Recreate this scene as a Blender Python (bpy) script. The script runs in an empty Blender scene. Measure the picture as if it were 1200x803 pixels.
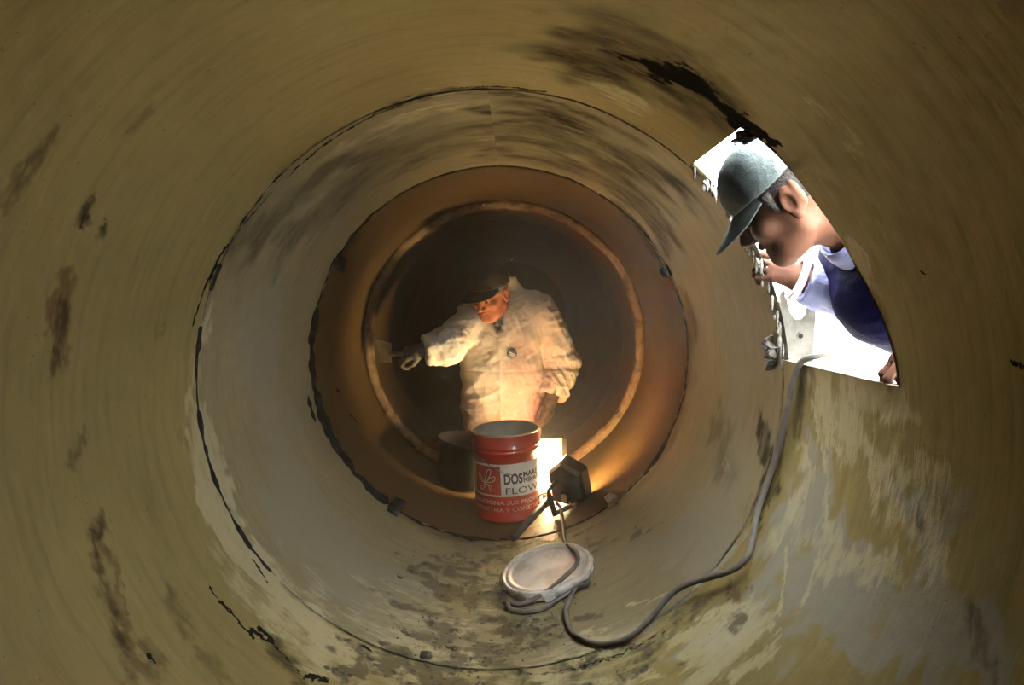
import bpy, bmesh, math, random
import numpy as np
from mathutils import Vector, Matrix

# ------------------------------------------------------------------ camera, world, sun, exposure
R = 0.75                                   # inner radius of the pipe; its axis runs along +Y at z = R
scn = bpy.context.scene
col = scn.collection
cd = bpy.data.cameras.new('camera'); cam = bpy.data.objects.new('camera', cd); col.objects.link(cam)
cd.sensor_width = 36; cd.lens = 650 * 36 / 1200; cd.clip_start = 0.02
cam.location = (0.075, 0, R + 0.24)
cam.rotation_euler = (math.pi/2 - math.atan(52.5/650), 0, math.atan(7/650))
scn.camera = cam

w = bpy.data.worlds.new('world'); scn.world = w; w.use_nodes = True
WB = w.node_tree.nodes['Background']
WB.inputs[0].default_value = (0.93, 0.97, 1.0, 1); WB.inputs[1].default_value = 12.0
sd = bpy.data.lights.new('sun', 'SUN'); sun = bpy.data.objects.new('sun', sd); col.objects.link(sun)
sd.energy = 6; sd.angle = math.radians(0.6); sd.color = (1, 0.96, 0.88)
sun.rotation_euler = Vector((0.66, -0.2, -1.0)).to_track_quat('-Z', 'Y').to_euler()
sun.location = (2, 2, 6)
LAMP_BACK = 14.5      # glass of the floodlight head turned to the painter
LAMP_SIDE = 56.0      # glass of the head turned to the pail
HAZE = 0.022

scn.view_settings.view_transform = 'Standard'; scn.view_settings.look = 'None'
scn.view_settings.exposure = 2.7; scn.view_settings.gamma = 1; scn.view_settings.use_curve_mapping = False
scn.cycles.max_bounces = 10; scn.cycles.diffuse_bounces = 7; scn.cycles.volume_bounces = 1
scn.cycles.sample_clamp_indirect = 6; scn.cycles.use_denoising = True

# ------------------------------------------------------------------ helpers
def meta(o, label=None, cat=None, group=None, kind=None):
    for k, v in (('label', label), ('category', cat), ('group', group), ('kind', kind)):
        if v: o[k] = v
    return o

def mesh_obj(name, verts, faces, mat=None, parent=None, smooth=True):
    me = bpy.data.meshes.new(name)
    me.from_pydata([tuple(map(float, v)) for v in verts], [], [tuple(map(int, f)) for f in faces])
    me.update()
    if smooth: me.polygons.foreach_set('use_smooth', [True]*len(me.polygons))
    if mat: me.materials.append(mat)
    o = bpy.data.objects.new(name, me); col.objects.link(o)
    if parent: o.parent = parent
    return o

def empty(name, loc, label, cat, group=None):
    o = bpy.data.objects.new(name, None); col.objects.link(o)
    o.location = loc; o.empty_display_size = 0.1
    return meta(o, label, cat, group)

def adopt(child, root):
    """parent a mesh that was built in world coordinates, keeping it where it stands"""
    child.parent = root
    child.matrix_parent_inverse = Matrix.LocRotScale(root.location, root.rotation_euler, root.scale).inverted()
    return child

class MB:
    """collects shapes into one mesh"""
    def __init__(s): s.v = []; s.f = []
    def add(s, vs, fs):
        o = len(s.v); s.v += [tuple(v) for v in vs]; s.f += [tuple(i+o for i in f) for f in fs]; return s
    def box(s, c, size, M=None, taper=1.0):
        vs = []
        for z in (-.5, .5):
            t = 1 if z < 0 else taper
            for x, y in ((-.5,-.5), (.5,-.5), (.5,.5), (-.5,.5)):
                p = Vector((x*size[0]*t, y*size[1]*t, z*size[2]))
                if M: p = M @ p
                vs.append(p + Vector(c))
        return s.add(vs, [(0,3,2,1), (4,5,6,7), (0,1,5,4), (1,2,6,5), (2,3,7,6), (3,0,4,7)])
    def tube(s, pts, r, n=10, cap=True):
        pts = [Vector(p) for p in pts]; rs = r if isinstance(r, (list, tuple)) else [r]*len(pts)
        t0 = (pts[1]-pts[0]).normalized()
        a = t0.orthogonal().normalized(); vs = []; fs = []
        for i, p in enumerate(pts):
            t = (pts[min(i+1, len(pts)-1)] - pts[max(i-1, 0)]).normalized()
            a = (a - t*a.dot(t)).normalized(); b = t.cross(a)
            for k in range(n):
                an = 2*math.pi*k/n
                vs.append(p + (a*math.cos(an) + b*math.sin(an))*rs[i])
        for i in range(len(pts)-1):
            for k in range(n):
                fs.append((i*n+k, i*n+(k+1)%n, (i+1)*n+(k+1)%n, (i+1)*n+k))
        if cap: fs += [tuple(range(n))[::-1], tuple(range((len(pts)-1)*n, len(pts)*n))]
        return s.add(vs, fs)
    def lathe(s, prof, n=48, M=None, close=False):
        vs = []; fs = []
        for r, z in prof:
            for k in range(n):
                an = 2*math.pi*k/n; p = Vector((r*math.cos(an), r*math.sin(an), z))
                vs.append(M @ p if M else p)
        m = len(prof)
        for i in range(m if close else m-1):
            j = (i+1) % m
            for k in range(n):
                fs.append((i*n+k, i*n+(k+1)%n, j*n+(k+1)%n, j*n+k))
        return s.add(vs, fs)
    def sphere(s, c, r, n=12, m=8):
        rr = r if isinstance(r, (tuple, list)) else (r, r, r)
        vs = [(c[0], c[1], c[2]-rr[2])]
        for i in range(1, m):
            a = math.pi*i/m - math.pi/2
            for k in range(n):
                b = 2*math.pi*k/n
                vs.append((c[0]+rr[0]*math.cos(a)*math.cos(b), c[1]+rr[1]*math.cos(a)*math.sin(b), c[2]+rr[2]*math.sin(a)))
        vs.append((c[0], c[1], c[2]+rr[2])); fs = []
        for k in range(n): fs.append((0, 1+(k+1)%n, 1+k)); fs.append((len(vs)-1, 1+(m-2)*n+k, 1+(m-2)*n+(k+1)%n))
        for i in range(m-2):
            for k in range(n): fs.append((1+i*n+k, 1+i*n+(k+1)%n, 1+(i+1)*n+(k+1)%n, 1+(i+1)*n+k))
        return s.add(vs, fs)
    def build(s, name, mat, parent=None, smooth=True, sharp=None):
        o = mesh_obj(name, s.v, s.f, mat, parent, smooth)
        if sharp:
            bm = bmesh.new(); bm.from_mesh(o.data)
            for e in bm.edges:
                if len(e.link_faces) == 2 and e.calc_face_angle(0) > math.radians(sharp): e.smooth = False
            bm.to_mesh(o.data); bm.free()
        return o

def curve_pts(pts, n=8):
    """Catmull-Rom through pts"""
    P = [Vector(p) for p in pts]; P = [2*P[0]-P[1]] + P + [2*P[-1]-P[-2]]; out = []
    for i in range(1, len(P)-2):
        a, b, c, d = P[i-1:i+3]
        for k in range(n):
            t = k/n
            out.append(0.5*((2*b) + (c-a)*t + (2*a-5*b+4*c-d)*t*t + (3*b-a-3*c+d)*t**3))
    out.append(P[-2]); return out

def hash3(i, j, k, s):
    n = (i*374761393 + j*668265263 + k*1274126177 + s*974634533) & 0xffffffff
    n = ((n ^ (n >> 13)) * 1103515245) & 0xffffffff
    n = n ^ (n >> 16)
    return (n & 0xffff) / 65535.0
def vnoise(x, y, z, s=0):
    """value noise on numpy arrays, 0..1"""
    x, y, z = np.broadcast_arrays(*[np.asarray(q, float) for q in (x, y, z)])
    xi, yi, zi = [np.floor(q).astype(np.int64) for q in (x, y, z)]
    f = [(q-np.floor(q)) for q in (x, y, z)]; f = [q*q*(3-2*q) for q in f]
    r = 0
    for a in (0, 1):
        for b in (0, 1):
            for c in (0, 1):
                wgt = (f[0] if a else 1-f[0])*(f[1] if b else 1-f[1])*(f[2] if c else 1-f[2])
                r = r + wgt*hash3(xi+a, yi+b, zi+c, s)
    return r
def sstep(a, b, x):
    t = np.clip((x-a)/(b-a), 0, 1); return t*t*(3-2*t)

# ------------------------------------------------------------------ materials
def new_mat(name):
    m = bpy.data.materials.new(name); m.use_nodes = True
    nt = m.node_tree; return m, nt, nt.nodes['Principled BSDF']
def nd(nt, typ, **kw):
    n = nt.nodes.new(typ)
    for k, v in kw.items(): setattr(n, k, v)
    return n
def setv(nt, sock, v):
    if hasattr(v, 'is_output') or isinstance(v, bpy.types.NodeSocket): nt.links.new(v, sock)
    else: sock.default_value = v
def math_(nt, op, a, b=0.0, c=None):
    n = nd(nt, 'ShaderNodeMath', operation=op); setv(nt, n.inputs[0], a); setv(nt, n.inputs[1], b)
    if c is not None: setv(nt, n.inputs[2], c)
    return n.outputs[0]
def mix_(nt, fac, a, b):
    n = nd(nt, 'ShaderNodeMix', data_type='RGBA'); setv(nt, n.inputs[0], fac)
    setv(nt, n.inputs[6], a if hasattr(a, 'links') else (*a, 1)); setv(nt, n.inputs[7], b if hasattr(b, 'links') else (*b, 1))
    return n.outputs[2]
def ramp_(nt, v, lo, hi):
    n = nd(nt, 'ShaderNodeMapRange', interpolation_type='SMOOTHSTEP')
    setv(nt, n.inputs[0], v); n.inputs[1].default_value = lo; n.inputs[2].default_value = hi
    return n.outputs[0]
def noise_(nt, vec, scale, detail=4, rough=0.55, dist=0.0):
    n = nd(nt, 'ShaderNodeTexNoise'); n.inputs['Scale'].default_value = scale; n.inputs['Detail'].default_value = detail
    n.inputs['Roughness'].default_value = rough; n.inputs['Distortion'].default_value = dist
    if vec is not None: nt.links.new(vec, n.inputs['Vector'])
    return n.outputs['Fac']
def bump_(nt, bsdf, h, strength=0.3, dist=0.01):
    n = nd(nt, 'ShaderNodeBump'); n.inputs['Strength'].default_value = strength; n.inputs['Distance'].default_value = dist
    nt.links.new(h, n.inputs['Height']); nt.links.new(n.outputs[0], bsdf.inputs['Normal'])
def mat(name, c, rough=0.7, metal=0.0, c2=None, scale=8, lo=.4, hi=.65, bump=0.0, bscale=60, emit=None, coat=0, spec=None):
    m, nt, b = new_mat(name)
    b.inputs['Roughness'].default_value = rough; b.inputs['Metallic'].default_value = metal
    tc = nd(nt, 'ShaderNodeTexCoord').outputs['Object']
    if c2:
        f = ramp_(nt, noise_(nt, tc, scale, 6), lo, hi)
        nt.links.new(mix_(nt, f, c, c2), b.inputs['Base Color'])
    else: b.inputs['Base Color'].default_value = (*c, 1)
    if bump: bump_(nt, b, noise_(nt, tc, bscale, 5), bump, 0.01)
    if emit: b.inputs['Emission Color'].default_value = (*emit[0], 1); b.inputs['Emission Strength'].default_value = emit[1]
    if coat: b.inputs['Coat Weight'].default_value = coat
    if spec is not None: b.inputs['Specular IOR Level'].default_value = spec
    return m

def pipe_mat(name, base, pale, dark, grey):
    """sprayed and hand smeared lining: 'paint' holds tar, cream, dirt, soot; 'paint_more' holds grey, rust"""
    m, nt, b = new_mat(name); L = nt.links.new
    tc = nd(nt, 'ShaderNodeTexCoord').outputs['Object']
    uv = nd(nt, 'ShaderNodeUVMap', uv_map='unrolled').outputs[0]
    st = nd(nt, 'ShaderNodeMapping'); L(uv, st.inputs[0]); st.inputs['Scale'].default_value = (1.6, 26, 1)
    streak = noise_(nt, st.outputs[0], 2.2, 5, .6, .25)
    st2 = nd(nt, 'ShaderNodeMapping'); L(uv, st2.inputs[0]); st2.inputs['Scale'].default_value = (5, 24, 1)
    brush = noise_(nt, st2.outputs[0], 3.0, 5, .62, .8)
    big = noise_(nt, tc, 2.2, 4, .5); mid = noise_(nt, tc, 14, 6, .6, .6); fine = noise_(nt, tc, 70, 5, .65)
    a1 = nd(nt, 'ShaderNodeAttribute', attribute_name='paint'); a2 = nd(nt, 'ShaderNodeAttribute', attribute_name='paint_more')
    s1 = nd(nt, 'ShaderNodeSeparateColor'); L(a1.outputs['Color'], s1.inputs[0])
    s2 = nd(nt, 'ShaderNodeSeparateColor'); L(a2.outputs['Color'], s2.inputs[0])
    tar, cream, dirt, soot, gr, rust = s1.outputs[0], s1.outputs[1], s1.outputs[2], a1.outputs['Alpha'], s2.outputs[0], s2.outputs[1]
    c = mix_(nt, ramp_(nt, big, .35, .7), base, [x*.82 for x in base])
    c = mix_(nt, math_(nt, 'MULTIPLY', ramp_(nt, streak, .45, .75), .45), c, dark)
    c = mix_(nt, math_(nt, 'MULTIPLY', ramp_(nt, brush, .50, .80), .16), c, pale)
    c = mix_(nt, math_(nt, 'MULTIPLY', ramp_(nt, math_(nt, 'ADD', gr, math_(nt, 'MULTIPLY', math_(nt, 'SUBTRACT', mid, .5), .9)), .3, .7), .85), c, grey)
    ru = ramp_(nt, math_(nt, 'MULTIPLY', rust, math_(nt, 'ADD', brush, .45)), .15, .9)
    c = mix_(nt, ru, c, (.085, .045, .016))
    cr = ramp_(nt, math_(nt, 'ADD', cream, math_(nt, 'MULTIPLY', math_(nt, 'SUBTRACT', math_(nt, 'ADD', math_(nt, 'MULTIPLY', brush, .6), math_(nt, 'MULTIPLY', mid, .4)), .5), 2.6)), .12, .95)
    cr = math_(nt, 'MULTIPLY', cr, ramp_(nt, cream, 0.03, .2))
    c = mix_(nt, math_(nt, 'MULTIPLY', cr, .72), c, pale)
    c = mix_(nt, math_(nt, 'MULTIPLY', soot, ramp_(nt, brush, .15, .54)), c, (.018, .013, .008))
    d1 = ramp_(nt, math_(nt, 'ADD', mid, math_(nt, 'MULTIPLY', math_(nt, 'SUBTRACT', dirt, 1), .42)), .36, .54)
    d1 = math_(nt, 'MULTIPLY', d1, ramp_(nt, dirt, .02, .25))
    c = mix_(nt, math_(nt, 'MULTIPLY', d1, .85), c, (.075, .062, .030))
    d2 = ramp_(nt, math_(nt, 'ADD', noise_(nt, tc, 26, 7, .68, .4), math_(nt, 'MULTIPLY', math_(nt, 'SUBTRACT', dirt, 1), .35)), .52, .60)
    d2 = math_(nt, 'MULTIPLY', d2, ramp_(nt, dirt, .02, .25))
    c = mix_(nt, math_(nt, 'MULTIPLY', d2, .85), c, (.035, .032, .026))
    sp = ramp_(nt, noise_(nt, tc, 120, 2, .5), .72, .76)
    c = mix_(nt, math_(nt, 'MULTIPLY', sp, .6), c, (.05, .045, .035))
    tm = ramp_(nt, math_(nt, 'ADD', tar, math_(nt, 'MULTIPLY', math_(nt, 'SUBTRACT', noise_(nt, st2.outputs[0], 14, 4, .7), .5), 1.3)), .42, .6)
    tm = math_(nt, 'MULTIPLY', tm, ramp_(nt, tar, .03, .3))
    c = mix_(nt, tm, c, (.012, .0115, .0105))
    L(c, b.inputs['Base Color']); b.inputs['Roughness'].default_value = .62; L(math_(nt, 'MULTIPLY', math_(nt, 'SUBTRACT', 1.0, math_(nt, 'MAXIMUM', tm, soot)), .15), b.inputs['Specular IOR Level'])
    h = math_(nt, 'ADD', math_(nt, 'MULTIPLY', streak, .5), math_(nt, 'ADD', math_(nt, 'MULTIPLY', fine, .3), math_(nt, 'MULTIPLY', cr, .5)))
    h = math_(nt, 'ADD', h, math_(nt, 'ADD', math_(nt, 'MULTIPLY', d2, .5), math_(nt, 'MULTIPLY', mid, .5)))
    bump_(nt, b, h, .35, .006)
    return m

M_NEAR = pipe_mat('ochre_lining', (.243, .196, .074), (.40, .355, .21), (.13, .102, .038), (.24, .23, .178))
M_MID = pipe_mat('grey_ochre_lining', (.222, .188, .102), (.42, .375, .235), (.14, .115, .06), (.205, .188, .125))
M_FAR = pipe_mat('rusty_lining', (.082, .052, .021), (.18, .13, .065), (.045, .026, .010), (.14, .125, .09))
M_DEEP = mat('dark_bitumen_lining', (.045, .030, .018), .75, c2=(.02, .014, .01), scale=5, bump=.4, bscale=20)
M_TAR = mat('tar_joint', (.012, .0115, .011), .9, c2=(.035, .032, .028), scale=25, bump=.5, bscale=40, spec=.08)
M_MORTAR = mat('mortar_rim', (.22, .15, .08), .85, c2=(.11, .065, .03), scale=18, lo=.45, hi=.7, bump=.8, bscale=45)
M_EDGE = mat('cut_shell_edge', (.10, .085, .06), .7, c2=(.35, .32, .25), scale=20, bump=.6, bscale=60)
M_FLAKE = mat('flaking_grey_coating', (.13, .12, .10), .85, c2=(.05, .045, .035), scale=30, bump=.6, bscale=60)
M_SAND = mat('pale_sand', (.80, .76, .68), .95, c2=(.62, .58, .5), scale=3, bump=.3, bscale=30)
M_CLOD = mat('dark_clod', (.06, .055, .045), .95, c2=(.16, .14, .09), scale=40, bump=.8, bscale=90)

# ------------------------------------------------------------------ the pipe shell
STROKES = []
STROKES = [
    (0,0.056,1,0.9,[(2.046,1.087),(1.977,1.065),(1.894,1.061),(1.818,1.077)]),
    (3,0.085,1,1,[(2.071,1.079),(1.979,1.059),(1.888,1.051),(1.811,1.073)]),
    (0,0.03,1.0,0.6,[(1.825,1.063),(1.781,1.056),(1.752,1.048)]),
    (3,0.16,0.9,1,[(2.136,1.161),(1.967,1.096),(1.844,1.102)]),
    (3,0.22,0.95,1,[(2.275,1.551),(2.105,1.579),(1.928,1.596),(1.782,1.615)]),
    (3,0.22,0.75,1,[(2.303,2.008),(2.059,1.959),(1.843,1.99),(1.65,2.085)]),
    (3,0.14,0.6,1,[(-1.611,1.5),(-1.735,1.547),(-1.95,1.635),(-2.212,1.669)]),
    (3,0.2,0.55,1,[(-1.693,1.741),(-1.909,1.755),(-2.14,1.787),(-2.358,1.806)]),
    (3,0.1,0.6,1,[(-1.587,1.66),(-1.744,1.739)]),
    (0,0.006,0.85,0.5,[(-1.736,1.429),(-1.632,1.409),(-1.523,1.383),(-1.431,1.375),(-1.348,1.365)]),
    (0,0.012,0.8,0.6,[(-1.559,1.383),(-1.465,1.383)]),
    (0,0.008,0.75,0.6,[(-1.769,1.439),(-1.932,1.426),(-2.116,1.413),(-2.292,1.389),(-2.5,1.388)]),
    (3,0.03,0.8,1,[(-2.107,1.404),(-2.291,1.399),(-2.459,1.43),(-2.641,1.468)]),
    (5,0.026,0.68,1,[(-1.606,0.929),(-1.559,0.938)]),
    (5,0.018,0.68,1,[(-1.565,0.981),(-1.536,0.991)]),
    (3,0.014,0.9,1,[(-1.601,0.928),(-1.558,0.936)]),
    (3,0.011,0.9,1,[(-1.559,0.982),(-1.539,0.989)]),
    (5,0.039,0.75,1,[(-1.436,0.948),(-1.374,0.959),(-1.297,0.961)]),
    (3,0.02,0.7,1,[(-1.429,0.951),(-1.359,0.962),(-1.3,0.961)]),
    (3,0.02,0.6,1,[(-1.566,0.79),(-1.623,0.794),(-1.683,0.799)]),
    (3,0.02,0.4,1,[(-1.74,0.906),(-1.784,0.913)]),
    (5,0.026,0.52,1,[(-1.382,1.192),(-1.34,1.248)]),
    (3,0.02,0.5,1,[(-1.156,1.021),(-1.11,0.994)]),
    (5,0.033,0.68,1,[(-0.992,1.021),(-0.928,1.007),(-0.836,0.98),(-0.703,0.93)]),
    (3,0.02,0.7,1,[(-0.991,1.014),(-0.974,1.029),(-0.971,0.997)]),
    (3,0.016,0.6,1,[(-0.937,0.99),(-0.874,0.977),(-0.793,0.961),(-0.714,0.918)]),
    (5,0.016,0.6,1,[(-0.917,1.03),(-0.855,1.009),(-0.708,0.946)]),
    (5,0.039,0.41,1,[(-1.103,1.332),(-1.017,1.328)]),
    (0,0.0043,0.85,0.5,[(-0.737,1.206),(-0.696,1.2)]),
    (0,0.0058,0.95,0.4,[(-0.693,1.204),(-0.637,1.207),(-0.587,1.199)]),
    (0,0.0115,1,0.4,[(-0.598,1.216),(-0.577,1.217),(-0.552,1.228)]),
    (0,0.0072,1,0.4,[(-0.591,1.235),(-0.543,1.231)]),
    (0,0.0043,0.9,0.4,[(-0.552,1.228),(-0.485,1.215),(-0.426,1.19)]),
    (0,0.011,0.9,0.6,[(-0.433,1.205),(-0.39,1.224)]),
    (3,0.03,0.8,0.8,[(-0.547,1.227),(-0.493,1.207),(-0.443,1.177)]),
    (3,0.03,0.5,1,[(-0.737,0.984),(-0.686,0.972)]),
    (3,0.04,0.4,1,[(-0.64,1.073),(-0.58,1.058)]),
    (3,0.04,0.45,1,[(-0.779,1.099),(-0.721,1.088)]),
    (0,0.005,0.9,0.5,[(-0.728,0.98),(-0.703,0.983)]),
    (0,0.005,0.9,0.5,[(-0.715,1.379),(-0.682,1.373),(-0.642,1.363)]),
    (0,0.0029,0.75,0.5,[(-0.46,1.353),(-0.394,1.346),(-0.325,1.359)]),
    (0,0.0216,1,0.5,[(-1.019,2.111),(-0.95,2.112)]),
    (0,0.0144,0.9,0.5,[(-1.004,2.435),(-0.977,2.472)]),
    (0,0.0144,0.8,0.5,[(-0.876,2.482),(-0.831,2.522)]),
    (1,0.05,0.6,1,[(-1.398,1.399),(-1.241,1.411),(-1.131,1.401)]),
    (1,0.075,1,0.4,[(-1.13,1.408),(-1.04,1.405),(-0.859,1.381),(-0.654,1.362),(-0.438,1.33),(-0.336,1.319)]),
    (1,0.103,0.8,0.9,[(-0.162,1.362),(-0.336,1.319),(-0.506,1.309)]),
    (1,0.115,0.6,0.9,[(-2.327,1.477),(-2.142,1.502),(-1.918,1.564)]),
    (1,0.057,0.8,0.9,[(2.058,1.285),(1.988,1.268)]),
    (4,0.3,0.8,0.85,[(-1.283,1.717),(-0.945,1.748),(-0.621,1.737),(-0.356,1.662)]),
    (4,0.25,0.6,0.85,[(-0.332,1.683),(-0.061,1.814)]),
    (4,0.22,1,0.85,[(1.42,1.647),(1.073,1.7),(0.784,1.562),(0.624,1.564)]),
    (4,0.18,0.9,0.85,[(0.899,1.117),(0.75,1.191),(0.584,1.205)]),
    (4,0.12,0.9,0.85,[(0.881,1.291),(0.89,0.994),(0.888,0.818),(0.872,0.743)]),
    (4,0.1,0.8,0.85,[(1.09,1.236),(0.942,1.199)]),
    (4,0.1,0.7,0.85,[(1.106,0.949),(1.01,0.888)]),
    (1,0.115,0.9,0.9,[(1.207,1.236),(1.22,1.109),(1.231,1.006)]),
    (1,0.081,0.85,0.9,[(1.153,1.134),(1.14,1.049),(1.096,0.979)]),
    (1,0.069,0.8,0.9,[(0.892,1.218),(0.922,1.071),(0.93,0.923)]),
    (1,0.057,0.7,0.9,[(1.15,0.906),(1.022,0.864)]),
    (1,0.057,0.7,0.9,[(1.085,1.012),(1.016,0.942)]),
    (1,0.014,0.85,0.9,[(1.181,1.271),(1.066,1.183),(0.934,1.126),(0.763,1.073)]),
    (1,0.009,0.8,0.9,[(0.851,1.213),(0.731,1.118)]),
    (1,0.014,0.8,0.9,[(1.133,1.178),(1.153,1.149),(1.139,1.117),(1.101,1.139),(1.111,1.173)]),
    (1,0.029,0.9,0.9,[(1.076,1.287),(1.014,1.223),(0.94,1.255)]),
    (1,0.103,1,0.9,[(0.475,1.248),(0.606,1.196),(0.677,1.175)]),
    (1,0.034,1,0.9,[(0.516,1.292),(0.639,1.258),(0.673,1.239)]),
    (1,0.029,1,0.9,[(0.513,1.157),(0.655,1.14),(0.696,1.118)]),
    (1,0.034,1,0.9,[(0.574,1.087),(0.639,1.073),(0.676,1.071)]),
    (1,0.034,0.9,0.9,[(0.311,1.432),(0.281,1.488)]),
    (1,0.023,0.9,0.9,[(0.276,1.289),(0.422,1.23)]),
    (1,0.014,0.8,0.9,[(0.409,1.529),(0.573,1.441)]),
    (1,0.092,0.9,0.9,[(-0.082,1.45),(-0.231,1.477)]),
    (1,0.069,0.9,0.9,[(0.29,1.379),(0.15,1.369)]),
    (2,0.22,1,0.7,[(0.148,1.337),(0.058,1.573),(-0.061,1.814)]),
    (2,0.22,0.95,0.8,[(-0.119,1.374),(-0.103,1.652),(-0.039,1.935),(0.188,2.096)]),
    (2,0.12,0.75,0.8,[(-0.307,1.702),(-0.206,2.01)]),
    (2,0.1,0.75,0.9,[(-0.301,2.167),(-0.15,2.111)]),
    (2,0.1,0.8,0.8,[(0.349,1.976),(0.505,1.861),(0.638,1.787)]),
    (2,0.08,0.7,0.8,[(-0.258,2.386),(-0.093,2.252)]),
    (2,0.1,0.9,0.6,[(0.376,1.326),(0.621,1.338),(0.703,1.262)]),
    (0,0.016,0.6,0.9,[(0.15,1.369),(0.334,1.354),(0.511,1.351)]),
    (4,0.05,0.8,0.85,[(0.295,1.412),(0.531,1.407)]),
    (2,0.05,1,0.7,[(-0.359,1.251),(-0.268,1.325),(-0.165,1.377)]),
    (0,0.008,1,0.5,[(-0.344,1.385),(-0.324,1.381)]),
    (0,0.014,1,0.4,[(-0.333,1.763),(-0.319,1.757)]),
    (3,0.05,0.9,0.7,[(1.069,1.489),(0.961,1.378),(0.869,1.372)]),
    (3,0.02,0.7,0.9,[(1.096,1.378),(0.9,1.354)]),
    (3,0.04,0.5,0.9,[(1.194,1.311),(1.112,1.306)]),
    (5,0.016,0.6,1,[(1.257,1.262),(1.142,1.266)]),
    (5,0.06,0.6,0.9,[(1.471,1.037),(1.389,1.0),(1.312,0.986)]),
    (1,0.03,0.8,0.6,[(1.519,1.007),(1.47,1.012),(1.421,1.011)]),
    (1,0.034,0.6,0.9,[(1.773,0.888),(1.753,0.864)]),
    (1,0.029,0.6,0.9,[(1.72,0.868),(1.675,0.881)]),
    (3,0.015,0.6,0.8,[(1.062,0.906),(1.039,0.889)]),
    (0,0.008,0.7,0.8,[(1.333,0.74),(1.329,0.728)]),
    (0,0.006,0.7,0.8,[(1.466,0.869),(1.46,0.861)]),
    (3,0.02,0.6,0.9,[(0.968,0.76),(0.919,0.717)]),
    (5,0.25,0.7,0.8,[(1.49,2.19),(1.171,2.268),(0.822,2.327),(0.617,2.27)]),
    (5,0.2,0.6,0.8,[(0.502,2.186),(0.229,2.189),(-0.093,2.252),(-0.442,2.269),(-0.751,2.406),(-1.105,2.494),(-1.458,2.431),(-1.762,2.393),(-2.098,2.492),(-2.404,2.523),(-2.759,2.464),(-3.082,2.497)]),
    (3,0.06,0.8,0.9,[(1.608,2.242),(1.723,2.166),(1.886,2.142)]),
    (3,0.1,0.45,1,[(0.995,1.799),(0.919,1.659)]),
    (1,0.023,0.7,0.9,[(0.919,1.659),(0.916,1.615)]),
    (1,0.28,0.55,1,[(-0.323,1.354),(-0.075,1.382),(0.279,1.304)]),
    (1,0.2,0.6,1,[(-0.656,1.318),(-0.42,1.285)]),
    (1,0.2,0.45,1,[(-0.272,1.675),(-0.043,1.573)]),
    (2,0.16,1,0.8,[(-0.287,1.309),(-0.198,1.575)]),
    (2,0.2,1,0.6,[(-0.03,1.387),(0.281,1.318)]),
    (2,0.12,0.9,0.8,[(-0.313,1.869),(0.052,2.142)]),
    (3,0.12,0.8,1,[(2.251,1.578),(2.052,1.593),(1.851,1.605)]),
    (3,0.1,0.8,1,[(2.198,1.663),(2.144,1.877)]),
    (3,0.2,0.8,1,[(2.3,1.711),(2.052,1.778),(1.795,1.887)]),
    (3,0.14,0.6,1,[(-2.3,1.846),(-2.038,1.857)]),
]

HOLE_LO, HOLE_HI = math.radians(96.4), math.radians(138.5)
def hole_right(th):      # y of the near edge of the opening at angle th
    d = np.degrees(th)
    return np.interp(d, [96.4, 100, 105, 113, 124, 132, 136, 138.5], [.974, .978, .99, 1.022, 1.048, 1.058, 1.068, 1.085])
def paint(u, v):
    P = np.zeros((6, len(u)), np.float32)
    for ch, wd, it, so, pts in STROKES:
        m = np.zeros(len(u), np.float32)
        for sh in (-2*math.pi*R, 0, 2*math.pi*R):
            q = np.array(pts, float); q[:, 0] += sh
            if q[:, 0].max() < u.min()-wd or q[:, 0].min() > u.max()+wd: continue
            if q[:, 1].max() < v.min()-wd or q[:, 1].min() > v.max()+wd: continue
            sel = np.where((u > q[:, 0].min()-wd*2) & (u < q[:, 0].max()+wd*2) & (v > q[:, 1].min()-wd*1.8) & (v < q[:, 1].max()+wd*1.8))[0]
            if not len(sel): continue
            us, vs = u[sel], v[sel]; d = np.full(len(sel), 9.0)
            fq = .9/max(wd, .012); k_ = len(pts)+ch*3        # hand-worked edges: the stroke's outline wanders
            du = (vnoise(us*fq, vs*fq*2.2, k_, 11)-.5)*wd*1.5 + (vnoise(us*fq*3, vs*fq*7, k_, 12)-.5)*wd*.8
            dv = (vnoise(us*fq, vs*fq*2.2, k_, 13)-.5)*wd*1.1 + (vnoise(us*fq*3, vs*fq*7, k_, 14)-.5)*wd*.5
            br = .55+.9*vnoise(us*8, vs*30, k_, 15)
            us, vs = us+du, vs+dv
            for a, b in zip(q[:-1], q[1:]):
                ab = b-a; t = np.clip(((us-a[0])*ab[0]+(vs-a[1])*ab[1])/max(ab@ab, 1e-9), 0, 1)
                d = np.minimum(d, np.hypot(us-a[0]-t*ab[0], vs-a[1]-t*ab[1]))
            m[sel] = np.maximum(m[sel], it*np.minimum(br, 1)*(1-sstep(wd*(1-so)*.75, wd, d)))
        P[ch] = np.maximum(P[ch], m)
    return P
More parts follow.
